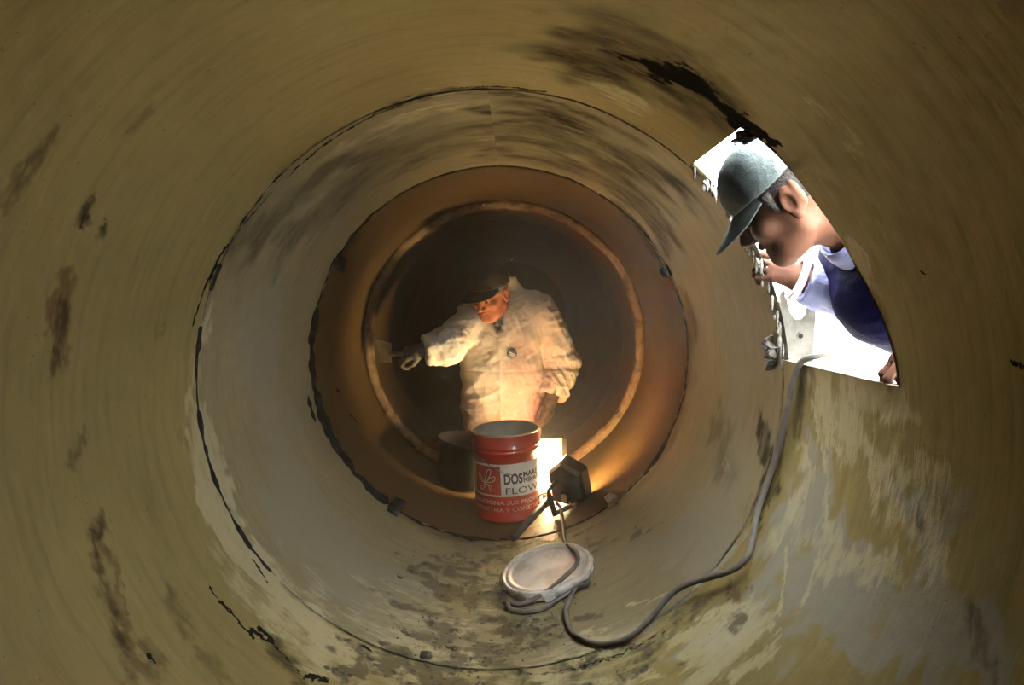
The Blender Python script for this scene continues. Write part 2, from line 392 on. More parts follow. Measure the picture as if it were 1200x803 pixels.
def shell(name, thetas, ys, r, material, hole=None, warp=None, rough=.0015):
    T, Y = np.meshgrid(thetas, ys, indexing='ij'); nT, nY = T.shape
    Yw = warp(T, Y) if warp else Y
    dz = (vnoise(T*R*9, Yw*9, 0, 3)-.5)*rough*2 + (vnoise(T*R*40, Yw*40, 0, 5)-.5)*rough
    u, v = (T*R).ravel(), Yw.ravel(); P = paint(u, v)
    rr = r - dz - (P[2].reshape(T.shape)*(vnoise(T*R*60, Yw*60, 0, 8))*.002)
    vs = np.stack([rr*np.sin(T), Yw, R-rr*np.cos(T)], -1).reshape(-1, 3)
    i, j = np.meshgrid(np.arange(nT-1), np.arange(nY-1), indexing='ij')
    keep = np.ones(i.shape, bool)
    if hole: keep = ~((thetas[i] >= hole[0]-1e-6) & (thetas[i+1] <= hole[1]+1e-6) & (ys[j] >= hole[2]-1e-6))
    i, j = i[keep], j[keep]
    F = np.stack([i*nY+j, i*nY+j+1, (i+1)*nY+j+1, (i+1)*nY+j], -1)
    me = bpy.data.meshes.new(name); me.vertices.add(len(vs)); me.vertices.foreach_set('co', vs.ravel())
    me.loops.add(F.size); me.loops.foreach_set('vertex_index', F.ravel())
    me.polygons.add(len(F)); me.polygons.foreach_set('loop_start', np.arange(0, F.size, 4))
    me.polygons.foreach_set('use_smooth', np.ones(len(F), bool))
    me.update(calc_edges=True)
    uvl = me.uv_layers.new(name='unrolled'); uvl.data.foreach_set('uv', np.stack([u[F.ravel()], v[F.ravel()]], -1).ravel())
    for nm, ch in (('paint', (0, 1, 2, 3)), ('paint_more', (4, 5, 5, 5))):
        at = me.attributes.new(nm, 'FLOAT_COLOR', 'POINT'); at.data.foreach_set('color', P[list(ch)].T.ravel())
    me.materials.append(material)
    o = bpy.data.objects.new(name, me); col.objects.link(o); meta(o, kind='structure')
    return o
def tspan(a, b, step): return np.linspace(a, b, max(2, int(round(abs(b-a)/step))+1))
PI = math.pi
st = .0045/R
th_near = np.concatenate([tspan(-PI, HOLE_LO, st)[:-1], tspan(HOLE_LO, HOLE_HI, st)[:-1], tspan(HOLE_HI, PI, st)])
ys_near = np.concatenate([tspan(.15, .45, .03)[:-1], tspan(.45, 1.0, .0045)[:-1], tspan(1.0, 1.40, .0045)])
def warp_near(T, Y):
    sh = hole_right(np.clip(T, HOLE_LO, HOLE_HI)) - 1.0
    fall = sstep(.70, 1.0, Y)*(1-sstep(1.0, 1.38, Y)) * (1-sstep(0, .25, np.maximum(HOLE_LO-T, T-HOLE_HI)))
    return Y + sh*fall
shell('wall_behind_darkened', tspan(-PI, PI, .05/R), tspan(-5.0, .15, .15), R, M_DEEP)  # unseen pipe run, coloured dark to cut bounced light on the near wall
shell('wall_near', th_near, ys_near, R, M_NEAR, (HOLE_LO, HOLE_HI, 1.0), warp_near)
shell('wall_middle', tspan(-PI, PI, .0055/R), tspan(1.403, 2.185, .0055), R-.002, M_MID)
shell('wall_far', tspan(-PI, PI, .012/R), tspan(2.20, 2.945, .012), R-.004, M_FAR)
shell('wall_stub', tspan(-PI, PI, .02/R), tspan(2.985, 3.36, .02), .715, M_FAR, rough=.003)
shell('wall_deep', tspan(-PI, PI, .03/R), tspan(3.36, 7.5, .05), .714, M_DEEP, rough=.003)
end = MB().lathe([(.002, 0), (.4, .01), (.74, 0)], 48, Matrix.Translation((0, 7.5, R)) @ Matrix.Rotation(PI/2, 4, 'X'))
meta(end.build('light_stop_end', M_DEEP), kind='structure')  # added end disc that keeps sky light out of the pipe

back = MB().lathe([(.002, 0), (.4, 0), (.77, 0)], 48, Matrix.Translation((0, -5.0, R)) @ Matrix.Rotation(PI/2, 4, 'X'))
meta(back.build('light_stop_back', M_DEEP), kind='structure')  # unseen cap added so no sky light fills in from behind

def ring(name, y, halfw, depth, material, seed, r=R, t0=-PI, t1=PI, n=420, gate=None):
    """irregular bead running round a joint: gate(theta) scales its width"""
    mb = MB(); ths = np.linspace(t0, t1, n); vs = []; prof = [(-1, 0), (-.6, .8), (0, 1), (.6, .8), (1, 0)]
    N = vnoise(ths*7, seed, 0, seed)*.6 + vnoise(ths*33, seed, 0, seed+1)*.5; W = vnoise(ths*19, 5, 0, seed+2)
    for k, th in enumerate(ths):
        g = gate(th) if gate else 1.0
        for a, d in prof:
            rr = r + .003 - depth*d*(.4+N[k])*g; yy = y + a*halfw*(.35+N[k])*max(g, .05) + (W[k]-.5)*halfw*.7
            vs.append((rr*math.sin(th), yy, R-rr*math.cos(th)))
    m = len(prof)
    fs = [(k*m+i, k*m+i+1, (k+1)*m+i+1, (k+1)*m+i) for k in range(n-1) for i in range(m-1)]
    mb.add(vs, fs); o = mb.build(name, material); return meta(o, kind='structure')
def gate_a(th):
    d = math.degrees(th)
    g = 1.0
    if -50 < d < 90: g = .12
    if d > 90: g = .5
    if 94 < d < 140: return .03
    if d > 150 or d < -150: g = .45
    return g*(0.25 + 1.1*float(vnoise(d*.16, 1, 0, 9) > .36))
ring('trim_1', 1.4015, .0075, .004, M_TAR, 4, gate=gate_a, n=900)
def gate_b(th):
    d = math.degrees(th)
    g = .85
    if -110 < d < -38: g = 1.35
    if -5 < d < 40: g = .55
    if abs(d) > 150: g = .6
    return g
ring('trim_2', 2.192, .030, .008, M_TAR, 12, gate=gate_b)
# mortar collar at the far joint: a lip standing in from the lining
n = 360; vs = []; ths = np.linspace(-PI, PI, n, endpoint=False)
Nn = vnoise(np.cos(ths)*6+9, np.sin(ths)*6+9, 0, 2); Nm = vnoise(np.cos(ths)*22+30, np.sin(ths)*22+30, 0, 6)
prof = [(.752, 2.935), (.742, 2.928), (.728, 2.932), (.716, 2.945), (.709, 2.965), (.710, 2.985), (.716, 3.0)]
for k, th in enumerate(ths):
    for r_, y_ in prof:
        rr = r_ + (Nn[k]-.5)*.014 + (Nm[k]-.5)*.010
        vs.append((rr*math.sin(th), y_+(Nm[k]-.5)*.012, R-rr*math.cos(th)))
m = len(prof); fs = [(k*m+i, k*m+i+1, ((k+1) % n)*m+i+1, ((k+1) % n)*m+i) for k in range(n) for i in range(m-1)]
meta(mesh_obj('trim_3', vs, fs, M_MORTAR), kind='structure')

# cut faces of the opening (14 mm shell), one strip per side
def polar(th, y, r): return (r*math.sin(th), y, R-r*math.cos(th))
def strip(name, line, mat_, thick=.016, jag=.004, seed=1):
    vs = []; fs = []
    for k, (th, y) in enumerate(line):
        j1 = (float(vnoise(k*.9, seed, 0, seed))-.5)*jag; j2 = (float(vnoise(k*.5, seed, 3, seed))-.5)*jag
        vs += [polar(th, y, R-.001), polar(th+j1/R, y+j2, R+thick*.5), polar(th, y, R+thick)]
    for k in range(len(line)-1):
        fs += [(3*k, 3*k+1, 3*k+4, 3*k+3), (3*k+1, 3*k+2, 3*k+5, 3*k+4)]
    return meta(mesh_obj(name, vs, fs, mat_), kind='structure')
hs = np.linspace(HOLE_LO, HOLE_HI, 60)
strip('trim_4', [(t, float(hole_right(t))) for t in hs], M_EDGE, seed=2)
strip('trim_5', [(HOLE_LO, y) for y in np.linspace(.974, 1.40, 50)], M_EDGE, seed=5, jag=.006)
strip('trim_6', [(HOLE_HI, y) for y in np.linspace(1.085, 1.40, 40)], M_TAR, seed=7)
# outer skin of the near pipe, so the shell is closed seen from outside
oth = np.linspace(HOLE_HI, HOLE_LO+2*PI, 90); vs = []; fs = []
for t in oth:
    for y in (-5.0, .9, 1.42): vs.append(polar(t, y, R+.016))
for k in range(len(oth)-1):
    for i in range(2): fs.append((k*3+i, k*3+i+1, (k+1)*3+i+1, (k+1)*3+i))
o_ = len(vs)
for t in hs: vs += [polar(t, -5.0, R+.016), polar(t, float(hole_right(t)), R+.016)]
for k in range(len(hs)-1): fs.append((o_+2*k, o_+2*k+1, o_+2*k+3, o_+2*k+2))
meta(mesh_obj('wall_outer', vs, fs, M_EDGE), kind='structure')
vs = [polar(t, y, R+.016) for t in np.linspace(-PI, PI, 90) for y in (1.405, 7.5)]
meta(mesh_obj('wall_outer_far', vs, [(2*k, 2*k+1, 2*k+3, 2*k+2) for k in range(89)], M_EDGE), kind='structure')
# ragged lip of old coating at the far edge of the opening
lip = MB(); rnd = random.Random(3)
for k in range(70):
    t = math.radians(rnd.uniform(94.5, 138)); y = 1.408 + rnd.uniform(-.006, .010)
    lip.sphere(polar(t, y, R - rnd.uniform(-.006, .004)), (rnd.uniform(.002, .006), rnd.uniform(.003, .007), rnd.uniform(.008, .022)), 6, 4)
meta(lip.build('trim_7', M_FLAKE), kind='structure')
lip = MB()
for k in range(16):          # loose flakes at the lower corner
    t = math.radians(rnd.uniform(94, 101)); y = 1.425 + rnd.uniform(-.01, .05)
    q = Matrix.Rotation(rnd.uniform(0, 3), 3, 'X') @ Matrix.Rotation(rnd.uniform(0, 3), 3, 'Z')
    lip.box(polar(t, y, R-.012), (rnd.uniform(.01, .028), rnd.uniform(.01, .025), .003), q)
lo_ = lip.build('trim_8', M_FLAKE, smooth=False); meta(lo_, kind='structure')
lip = MB()
for k in range(26):          # lumps of tar hanging at the upper corner
    y = 1.05+.10*rnd.random()**1.5; t = math.radians(138.3 - rnd.random()*2.2 - max(0, (1.10-y))*45*rnd.random())
    lip.sphere(polar(t, max(y, float(hole_right(t))-.004), R+.006), (rnd.uniform(.004, .012), rnd.uniform(.006, .02), rnd.uniform(.003, .008)), 8, 5)
meta(lip.build('trim_9', M_TAR), kind='structure')

# ground outside
vs = []; fs = []; g = 40
gx = np.linspace(-30, 60, g); gy = np.linspace(-30, 60, g)
for x in gx:
    for y in gy: vs.append((x, y, -.03 + .0*x))
fs = [(i*g+j, (i+1)*g+j, (i+1)*g+j+1, i*g+j+1) for i in range(g-1) for j in range(g-1)]
meta(mesh_obj('ground', vs, fs, M_SAND), kind='structure')
M_SPECK = mat('dark_stone', (.03, .028, .025), .9, c2=(.06, .055, .05), scale=20)
for k, (x, y, s, lab) in enumerate([(4.75, 8.0, .055, 'small dark stone on the glaring ground, nearest the lower edge of the opening'),
                                    (6.9, 12.2, .06, 'small dark stone far out on the glaring ground, the highest in view'),
                                    (5.1, 8.1, .045, 'small dark stone on the glaring ground, just right of the nearest stone')]):
    b = MB().sphere((0, 0, 0), (s, s*.8, s*.6), 8, 5); o = b.build('stone', M_SPECK); o.location = (x, y, s*.45-.03); o.rotation_euler.z = k*1.3
    meta(o, lab, 'stone')

# joint clips: bent steel wedges driven in at the second joint
M_CLIP = mat('blackened_steel', (.03, .028, .026), .5, .5, c2=(.09, .08, .07), scale=30)
M_CLIPB = mat('bright_steel', (.35, .27, .19), .4, .8, c2=(.12, .09, .06), scale=30)
def clip(th_deg, y, wdt, hgt, mt, label, lean=0):
    th = math.radians(th_deg); e = Vector((math.cos(th), 0, math.sin(th))); n_ = Vector((-math.sin(th), 0, math.cos(th))); a = Vector((0, 1, 0))
    root = empty('joint_wedge', polar(th, y, R-.004), label, 'wedge')
    Mx = Matrix((e, a, n_)).transposed().to_4x4(); root.rotation_euler = (Mx @ Matrix.Rotation(lean, 4, 'Z')).to_euler()
    b = MB(); h = hgt
    b.add([(-wdt/2, -.012, 0), (wdt/2, -.012, 0), (wdt*.42, -.004, h), (-wdt*.46, -.006, h*.86),
           (-wdt/2, .012, 0), (wdt/2, .012, 0), (wdt*.42, .002, h), (-wdt*.46, .002, h*.86)],
          [(0, 1, 2, 3), (5, 4, 7, 6), (1, 5, 6, 2), (4, 0, 3, 7), (3, 2, 6, 7), (4, 5, 1, 0)])
    b.build('plate', mt, root, smooth=False)
    f = MB(); f.box((0, -.02, .004), (wdt*.9, .05, .007)); f.build('foot', mt, root, smooth=False)
    bo = MB(); bo.lathe([(.0001, .020), (.006, .020), (.007, .016), (.007, .006)], 8, Matrix.Translation((wdt*.1, -.024, -.005))); bo.build('bolt', mt, root)
    return root
clip(-120.7, 2.20, .062, .045, M_CLIP, 'black steel wedge on the joint high on the left wall of the pipe', .3)
clip(-34.8, 2.175, .055, .060, M_CLIP, 'dark square steel wedge on the joint low on the left, near the floor')
clip(117.7, 2.21, .045, .030, M_CLIP, 'small dark wedge on the joint high on the right wall of the pipe')
clip(38.6, 2.20, .050, .040, M_CLIPB, 'rusty steel wedge catching lamplight on the joint right of the floodlight', -.2)

# bracket plate at the lower far corner of the opening
M_BRK = mat('weathered_plate', (.075, .072, .063), .8, 0, c2=(.045, .042, .036), scale=25, bump=.3)
root = empty('slotted_bracket', (.76, 1.43, .83), 'grey forked steel bracket with a bolt hole at the lower far corner of the opening', 'bracket')
bm = bmesh.new()
out = [(-.012, -.03), (.075, -.03), (.077, .045), (.080, .205), (.070, .212), (.054, .205), (.052, .120), (.042, .106), (.026, .104), (.012, .125), (-.004, .18), (-.014, .17)]
vsb = [bm.verts.new((x, 0, z)) for x, z in out]; fb = bm.faces.new(vsb)
ex = bmesh.ops.extrude_face_region(bm, geom=[fb]); bmesh.ops.translate(bm, verts=[e for e in ex['geom'] if isinstance(e, bmesh.types.BMVert)], vec=(0, .008, 0))
bmesh.ops.recalc_face_normals(bm, faces=bm.faces)
me = bpy.data.meshes.new('plate'); bm.to_mesh(me); bm.free(); me.materials.append(M_BRK)
pl = bpy.data.objects.new('plate', me); col.objects.link(pl); pl.parent = root
MB().lathe([(.0001, 0), (.0055, 0), (.0058, .002)], 16, Matrix.Translation((.040, -.002, .062)) @ Matrix.Rotation(PI/2, 4, 'X')).build('bolt_hole', M_TAR, root)
MB().lathe([(.0062, 0), (.0085, 0), (.0085, .003), (.0062, .003)], 16, Matrix.Translation((.040, .0, .062)) @ Matrix.Rotation(PI/2, 4, 'X'), close=True).build('washer', M_BRK, root)

# ------------------------------------------------------------------ pails, lid
M_RED = mat('red_enamel', (.45, .028, .014), .38, c2=(.32, .022, .012), scale=9, coat=.3, bump=.06, bscale=30)
M_WHITE = mat('white_print', (.62, .60, .56), .45, c2=(.5, .48, .43), scale=12)
M_INK = mat('dark_print', (.03, .03, .035), .5)
M_PINK = mat('pale_red_print', (.62, .34, .30), .5)
M_TIN = mat('grey_inside', (.30, .32, .29), .5, .2, c2=(.42, .40, .33), scale=10)
M_RIM = mat('tinned_rim', (.55, .50, .42), .35, .7)
M_RUB = mat('black_rubber', (.006, .0055, .005), .85, c2=(.014, .012, .009), scale=14, bump=.3, bscale=40)

PR, PH = .1555, .388
pail = empty('paint_pail', (.037, 2.487, .013), 'tall red metal pail with white label standing beside the floodlight', 'pail')
pail.rotation_euler = (0, math.radians(-2.9), 0)
b = MB().lathe([(.001, .006), (PR-.006, .006), (PR-.004, 0), (PR, .004), (PR, .012), (PR-.003, .015), (PR-.003, .30), (PR+.0005, .304), (PR+.0005, .309),
                (PR-.003, .313), (PR-.003, .318), (PR+.0005, .322), (PR+.0005, .327), (PR-.003, .331), (PR-.003, PH-.006)], 72)
b.build('body', M_RED, pail)
MB().lathe([(PR-.003, PH-.008), (PR+.001, PH-.007), (PR+.002, PH-.003), (PR, PH), (PR-.004, PH), (PR-.006, PH-.004)], 72).build('rim', M_RIM, pail)
MB().lathe([(PR-.006, PH-.004), (PR-.0065, .02), (.001, .02)], 72).build('inside', M_TIN, pail)
MB().lathe([(PR-.01, .285), (.001, .285)], 48).build('paint_residue', M_TIN, pail)
for sgn, nm in ((1, 'ear'), (-1, 'ear')):
    an = math.radians(-90 - 68*sgn) if sgn > 0 else math.radians(90-68)
    p = Vector((math.cos(an)*PR, math.sin(an)*PR, .345)); 
    MB().lathe([(.0001, .007), (.006, .006), (.0095, .002), (.0105, -.003)], 14, Matrix.Translation(p) @ Vector((0, 0, 1)).rotation_difference(Vector((math.cos(an), math.sin(an), 0))).to_matrix().to_4x4()).build(nm, M_RIM, pail)

def cyl(a, z, r): return (r*math.sin(a), -r*math.cos(a), z)      # a = angle to the right of the side facing the camera
def band(name, a0, a1, z0, z1, r, mt):
    n_ = max(2, int(abs(a1-a0)/.06)); A = np.linspace(a0, a1, n_+1); vs = []
    for a in A: vs += [cyl(a, z0, r), cyl(a, z1, r)]
    return mesh_obj(name, vs, [(2*k, 2*k+2, 2*k+3, 2*k+1) for k in range(n_)], mt, pail)
D2 = math.radians
rl = PR - .0018
band('label', D2(-100), D2(140), .118, .262, rl, M_WHITE)
band('label_panel', D2(-62), D2(-10), .126, .252, rl+.0005, M_RED)
def wrap_text(name, txt, size, a0, z0, r, mt, sx=1.0, bold=0.0, a_end=None):
    cu = bpy.data.curves.new(name, 'FONT'); cu.body = txt; cu.size = size; cu.offset = bold; cu.resolution_u = 3
    tmp = bpy.data.objects.new(name, cu); col.objects.link(tmp)
    dg = bpy.context.evaluated_depsgraph_get(); me = bpy.data.meshes.new_from_object(tmp.evaluated_get(dg))
    bpy.data.objects.remove(tmp)
    bm = bmesh.new(); bm.from_mesh(me)
    bmesh.ops.triangulate(bm, faces=bm.faces)
    for _ in range(3):
        es = [e for e in bm.edges if abs(e.verts[0].co.x-e.verts[1].co.x) > .012]
        if not es: break
        bmesh.ops.subdivide_edges(bm, edges=es, cuts=1); bmesh.ops.triangulate(bm, faces=bm.faces)
    wd = max(v.co.x for v in bm.verts)
    if a_end is not None: sx = (a_end-a0)*r/wd
    for v in bm.verts: v.co = Vector(cyl(a0 + v.co.x*sx/r, z0+v.co.y, r))
    bm.to_mesh(me); bm.free(); me.materials.clear(); me.materials.append(mt)
    o = bpy.data.objects.new(name, me); col.objects.link(o); o.parent = pail
    return o
wrap_text('lettering', 'DOS', .062, D2(-5), .175, rl+.0010, M_INK, bold=.0022, a_end=D2(26.5))
wrap_text('lettering', 'MAAE', .031, D2(27.5), .2, rl+.0010, M_INK, bold=.0012, a_end=D2(59))
wrap_text('lettering', 'NIMAR', .030, D2(27.5), .174, rl+.0010, M_INK, bold=.0008, a_end=D2(62))
band('lettering_rule', D2(27), D2(63), .1965, .1985, rl+.0010, M_PINK)
wrap_text('lettering', 'FLOW', .041, D2(-4), .130, rl+.0010, M_INK, a_end=D2(58))
wrap_text('lettering', 'SOLUCIONA SUS PROBLEMAS', .024, D2(-76), .084, rl+.0006, M_PINK, bold=.0006, a_end=D2(88))
wrap_text('lettering', 'INDUSTRIA Y CONSTRUCCION', .024, D2(-66), .052, rl+.0006, M_PINK, bold=.0006, a_end=D2(98))
# line emblem of loops in the red panel
def ribbon(pts, wd, r):
    vs = []; P = curve_pts([(a, z, 0) for a, z in pts], 6)
    for k, p in enumerate(P):
        t = (P[min(k+1, len(P)-1)]-P[max(k-1, 0)]); s_ = Vector((-t.y, t.x*1.0, 0)).normalized()
        q = [p + s_*wd*sg for sg in (-1, 1)]
        vs += [cyl(c.x/PR, c.y, r) for c in q]
    return vs, [(2*k, 2*k+2, 2*k+3, 2*k+1) for k in range(len(P)-1)]
em = MB(); aC = D2(-36)*PR
for loop in ([(0, .178), (-.004, .20), (.010, .232), (.024, .238), (.026, .222), (.012, .196), (.0, .178)],
             [(.0, .178), (.016, .196), (.040, .208), (.046, .198), (.030, .184), (.0, .178)],
             [(-.004, .176), (-.024, .196), (-.044, .216), (-.042, .198), (-.022, .180), (-.004, .176)],
             [(-.004, .172), (-.022, .162), (-.040, .150), (-.030, .142), (-.012, .156), (-.002, .172)],
             [(.004, .172), (.014, .160), (.022, .142), (.030, .150), (.022, .166), (.004, .172)]):
    em.add(*ribbon([(aC+x, z) for x, z in loop], .0016, rl+.0011))
em.build('emblem', M_WHITE, pail)
# wire bail hanging down the side
MB().tube(curve_pts([cyl(D2(-66), .34, PR+.006), cyl(D2(-50), .300, PR+.006), cyl(D2(-20), .250, PR+.007), cyl(D2(8), .218, PR+.008), cyl(D2(40), .19, PR+.007), cyl(D2(80), .20, PR+.006), cyl(D2(112), .345, PR+.005)], 8), .0016, 6).build('bail', M_EDGE, pail)

tub = empty('rubber_bucket', (-.205, 2.775, .047), 'low black rubber bucket left of the red pail', 'bucket')
tub.rotation_euler = (0, math.radians(8), 0)
MB().lathe([(.001, .004), (.118, .0), (.128, .006), (.150, .20), (.156, .215), (.163, .217), (.165, .225), (.160, .230), (.152, .226), (.146, .20), (.124, .014), (.001, .014)], 56).build('body', M_RUB, tub)
for sg in (-1, 1):
    MB().tube([(sg*.160, -.035, .205), (sg*.176, -.02, .20), (sg*.178, .02, .20), (sg*.160, .035, .205)], .006, 8).build('handle', M_RUB, tub)

M_LID = mat('lid_grey', (.52, .51, .48), .42, .15, c2=(.34, .32, .29), scale=9, bump=.1, bscale=30)
M_LIDE = mat('lid_edge_white', (.55, .54, .50), .5, c2=(.28, .26, .22), scale=14)
lth = math.radians(14.0); lc = Vector((.183, 1.862, 0))
lid = empty('pail_lid', polar(lth, 1.862, R-.022), 'round grey pail lid with crimped edge lying on the pipe floor under the cable', 'lid')
lid.rotation_euler = (math.radians(1.5), -lth, 0)
LR = .163
MB().lathe([(.001, .008), (.118, .008), (.128, .010), (.132, .014), (.140, .014), (.145, .010), (.150, .010)], 64).build('panel', M_LID, lid)
MB().lathe([(.146, .010), (.152, .017), (.158, .017), (LR, .010), (LR+.001, -.010), (LR-.003, -.011), (.150, .006)], 64).build('rim', M_LIDE, lid)
for k in range(16):
    an = 2*PI*k/16
    t = MB().box((0, 0, 0), (.034, .004, .022)); t.v = [(Matrix.Rotation(an, 3, 'Z') @ (Vector(v)+Vector((0, LR+.001+ (0.003 if v[2] < 0 else 0), -.003)))) for v in t.v]
    t.build('crimp_tab', M_LIDE, lid, smooth=False)

# ------------------------------------------------------------------ twin floodlight
M_BLK = mat('black_painted_metal', (.022, .020, .018), .5, .4, c2=(.05, .045, .04), scale=20, bump=.2)
M_STEEL = mat('dull_grey_tube', (.12, .115, .105), .5, .5, c2=(.07, .065, .06), scale=18)
M_TAN = mat('terminal_cover', (.50, .36, .20), .5)
M_REDW = mat('red_wire', (.35, .06, .03), .5)
M_FRAME = mat('lamp_frame', (.55, .45, .30), .5, .3)
M_GLOW1 = mat('lit_glass_far', (.9, .8, .6), .2, emit=((1.0, .62, .24), LAMP_BACK))
M_GLOW2 = mat('lit_glass_side', (.9, .8, .6), .2, emit=((1.0, .72, .36), LAMP_SIDE))
lamp = empty('work_floodlight', (.255, 2.37, .06), 'twin-head black work floodlight with glaring glass on a bent tube foot', 'lamp')
def head(center, fwd, up, wd, hg, dp, name, glow, house=None, fmat=None):
    f_ = Vector(fwd).normalized(); u_ = (Vector(up)-f_*Vector(up).dot(f_)).normalized(); s_ = f_.cross(u_)
    Mx = Matrix((s_, f_, u_)).transposed(); c_ = Vector(center)
    def T(p): return c_ + Mx @ Vector(p)
    if house: out_ = house
    else: out_ = [(-wd/2, -hg/2), (wd/2, -hg/2), (wd/2, hg/2), (-wd/2, hg/2)]
    k_ = len(out_); b_ = MB()
    vs_ = [T((x*.86, -dp, z*.86)) for x, z in out_] + [T((x, -dp*.75, z)) for x, z in out_] + [T((x, 0, z)) for x, z in out_]
    fs_ = [tuple(range(k_))] + [(i+r0*k_, (i+1) % k_+r0*k_, (i+1) % k_+(r0+1)*k_, i+(r0+1)*k_) for r0 in (0, 1) for i in range(k_)]
    b_.add(vs_, fs_); hb = adopt(b_.build(name, M_BLK, smooth=False), lamp)
    g_ = MB().add([T((x*.90, .004, z*.90)) for x, z in out_], [tuple(range(k_))]); go = adopt(g_.build('glass', glow, smooth=False), lamp)
    fr = MB(); vs_ = [T((x*a, y, z*a)) for a, y in ((1.02, -.004), (1.02, .012), (.90, .012), (.90, .004)) for x, z in out_]
    fs_ = [(i+r0*k_, (i+1) % k_+r0*k_, (i+1) % k_+(r0+1)*k_, i+(r0+1)*k_) for r0 in range(3) for i in range(k_)]
    adopt(fr.add(vs_, fs_).build('glass_frame', fmat or M_BLK, smooth=False), lamp)
    return T
hp = [(.082, .055), (.012, .112), (-.078, .062), (-.088, -.055), (-.02, -.098), (.074, -.088)]
T1 = head((.314, 2.44, .178), (.45, .87, .18), (-.06, 0, 1), 0, 0, .075, 'housing', M_GLOW1, [(-x, z) for x, z in hp][::-1])
T2 = head((.230, 2.630, .175), (-.70, -.68, .22), (0, .31, .95), .150, .26, .05, 'housing', M_GLOW2, None, M_FRAME)
tb = MB()
tb.box((0, 0, 0), (.034, .022, .040)); tb.v = [T1(Vector(v)+Vector((.0, -.080, -.045))) for v in tb.v]
box_ = adopt(tb.build('terminal_box', M_BLK, smooth=False), lamp)
tb = MB(); tb.box((0, 0, 0), (.026, .006, .032)); tb.v = [T1(Vector(v)+Vector((.0, -.094, -.045))) for v in tb.v]; adopt(tb.build('terminal_cover', M_TAN, smooth=False), lamp)
adopt(MB().tube(curve_pts([T1((.02, -.09, -.06)), T1((.035, -.10, -.075)), T1((.05, -.09, -.085)), T1((.045, -.08, -.06))], 6), .004, 8).build('red_wire', M_REDW), lamp)
# bent flat bar, tube foot, cable ring
br = MB().tube([(.262, 2.40, .195), (.232, 2.385, .172), (.208, 2.365, .150), (.214, 2.345, .120), (.238, 2.325, .052)], [.008, .009, .0095, .013, .013], 6)
adopt(br.build('bracket_bar', M_BLK), lamp)
adopt(MB().tube([(.056, 2.175, .020), (.215, 2.36, .115)], .0155, 14).build('foot_tube', M_STEEL), lamp)
adopt(MB().tube([(.230, 2.33, .060), (.33, 2.36, .092)], .010, 10).build('foot_bar', M_STEEL), lamp)
rg = [(.195+.032*math.cos(a), 2.345-.01*math.sin(a), .115+.034*math.sin(a)) for a in np.linspace(0, 2*PI, 25)]
adopt(MB().tube(rg, .0035, 6, cap=False).build('cable_ring', M_BLK), lamp)

# ------------------------------------------------------------------ cable
M_CAB = mat('grey_rubber_cable', (.085, .078, .068), .55, c2=(.14, .125, .10), scale=20)
cab = [(.245, 2.39, .085), (.262, 2.354, .072), (.259, 2.177, .062), (.254, 2.02, .072), (.28, 1.89, .098), (.275, 1.814, .094), (.234, 1.765, .076), (.165, 1.715, .046),
       (.090, 1.688, .020), (.048, 1.705, .015), (.052, 1.668, .015), (.10, 1.650, .018), (.150, 1.652, .024), (.212, 1.685, .044), (.268, 1.712, .066), (.300, 1.716, .082), (.292, 1.697, .080), (.262, 1.705, .066),
       (.237, 1.665, .050), (.22, 1.606, .045), (.225, 1.517, .046), (.253, 1.451, .056), (.308, 1.398, .078), (.371, 1.374, .118), (.428, 1.38, .172), (.472, 1.395, .215), (.512, 1.385, .250),
       (.560, 1.338, .296), (.597, 1.295, .338), (.624, 1.289, .372), (.648, 1.316, .406), (.675, 1.356, .456), (.704, 1.370, .530), (.730, 1.362, .645), (.738, 1.350, .737),
       (.737, 1.327, .80), (.738, 1.30, .838), (.752, 1.262, .856), (.785, 1.23, .858), (.85, 1.20, .80), (.95, 1.18, .60), (1.02, 1.16, .35), (1.12, 1.12, .08), (1.3, 1.05, -.015), (1.8, .9, -.018)]
o = MB().tube(curve_pts(cab, 8), .0075, 10).build('power_cable', M_CAB)
meta(o, 'long grey rubber cable winding from the floodlight over the lid to the opening', 'cable')

# ------------------------------------------------------------------ clods and crumbs on the pipe floor
for k, (th, y, s, lab) in enumerate([(-13.5, 1.42, .014, 'dark clod of dried mortar, nearest the camera on the pipe floor'),
                                    (-8.0, 1.475, .008, 'small dark clod on the dirty floor just beyond the nearest clod'),
                                    (3, 1.72, .010, 'small dark clod on the floor close to the left side of the lid')]):
    rn = random.Random(k+5); b = MB().sphere((0, 0, 0), (s*1.25, s, s*.75), 10, 7)
    b.v = [tuple(c*(1+rn.uniform(-.18, .18)) for c in v) for v in b.v]
    o = b.build('mortar_clod', M_CLOD, smooth=False); o.location = polar(math.radians(th), y, R-s*.6); meta(o, lab, 'clod')
cr = MB(); rn = random.Random(11)
for k in range(420):
    th = math.radians(rn.gauss(2, 13)); y = rn.uniform(1.36, 2.3); s = rn.uniform(.0012, .0045)
    c = Vector(polar(th, y, R-.003-s*.4))
    vs = [c+Vector((rn.uniform(.6, 1.3)*s*x, rn.uniform(.6, 1.3)*s*yy, rn.uniform(.5, 1)*s*z)) for x, yy, z in ((1, 0, 0), (-1, 0, 0), (0, 1, 0), (0, -1, 0), (0, 0, 1), (0, 0, -1))]
    cr.add(vs, [(0, 2, 4), (2, 1, 4), (1, 3, 4), (3, 0, 4), (2, 0, 5), (1, 2, 5), (3, 1, 5), (0, 3, 5)])
o = cr.build('mortar_crumbs', M_CLOD, smooth=False); meta(o, 'scattered dark crumbs of dried mortar on the pipe floor', 'crumbs', kind='stuff')

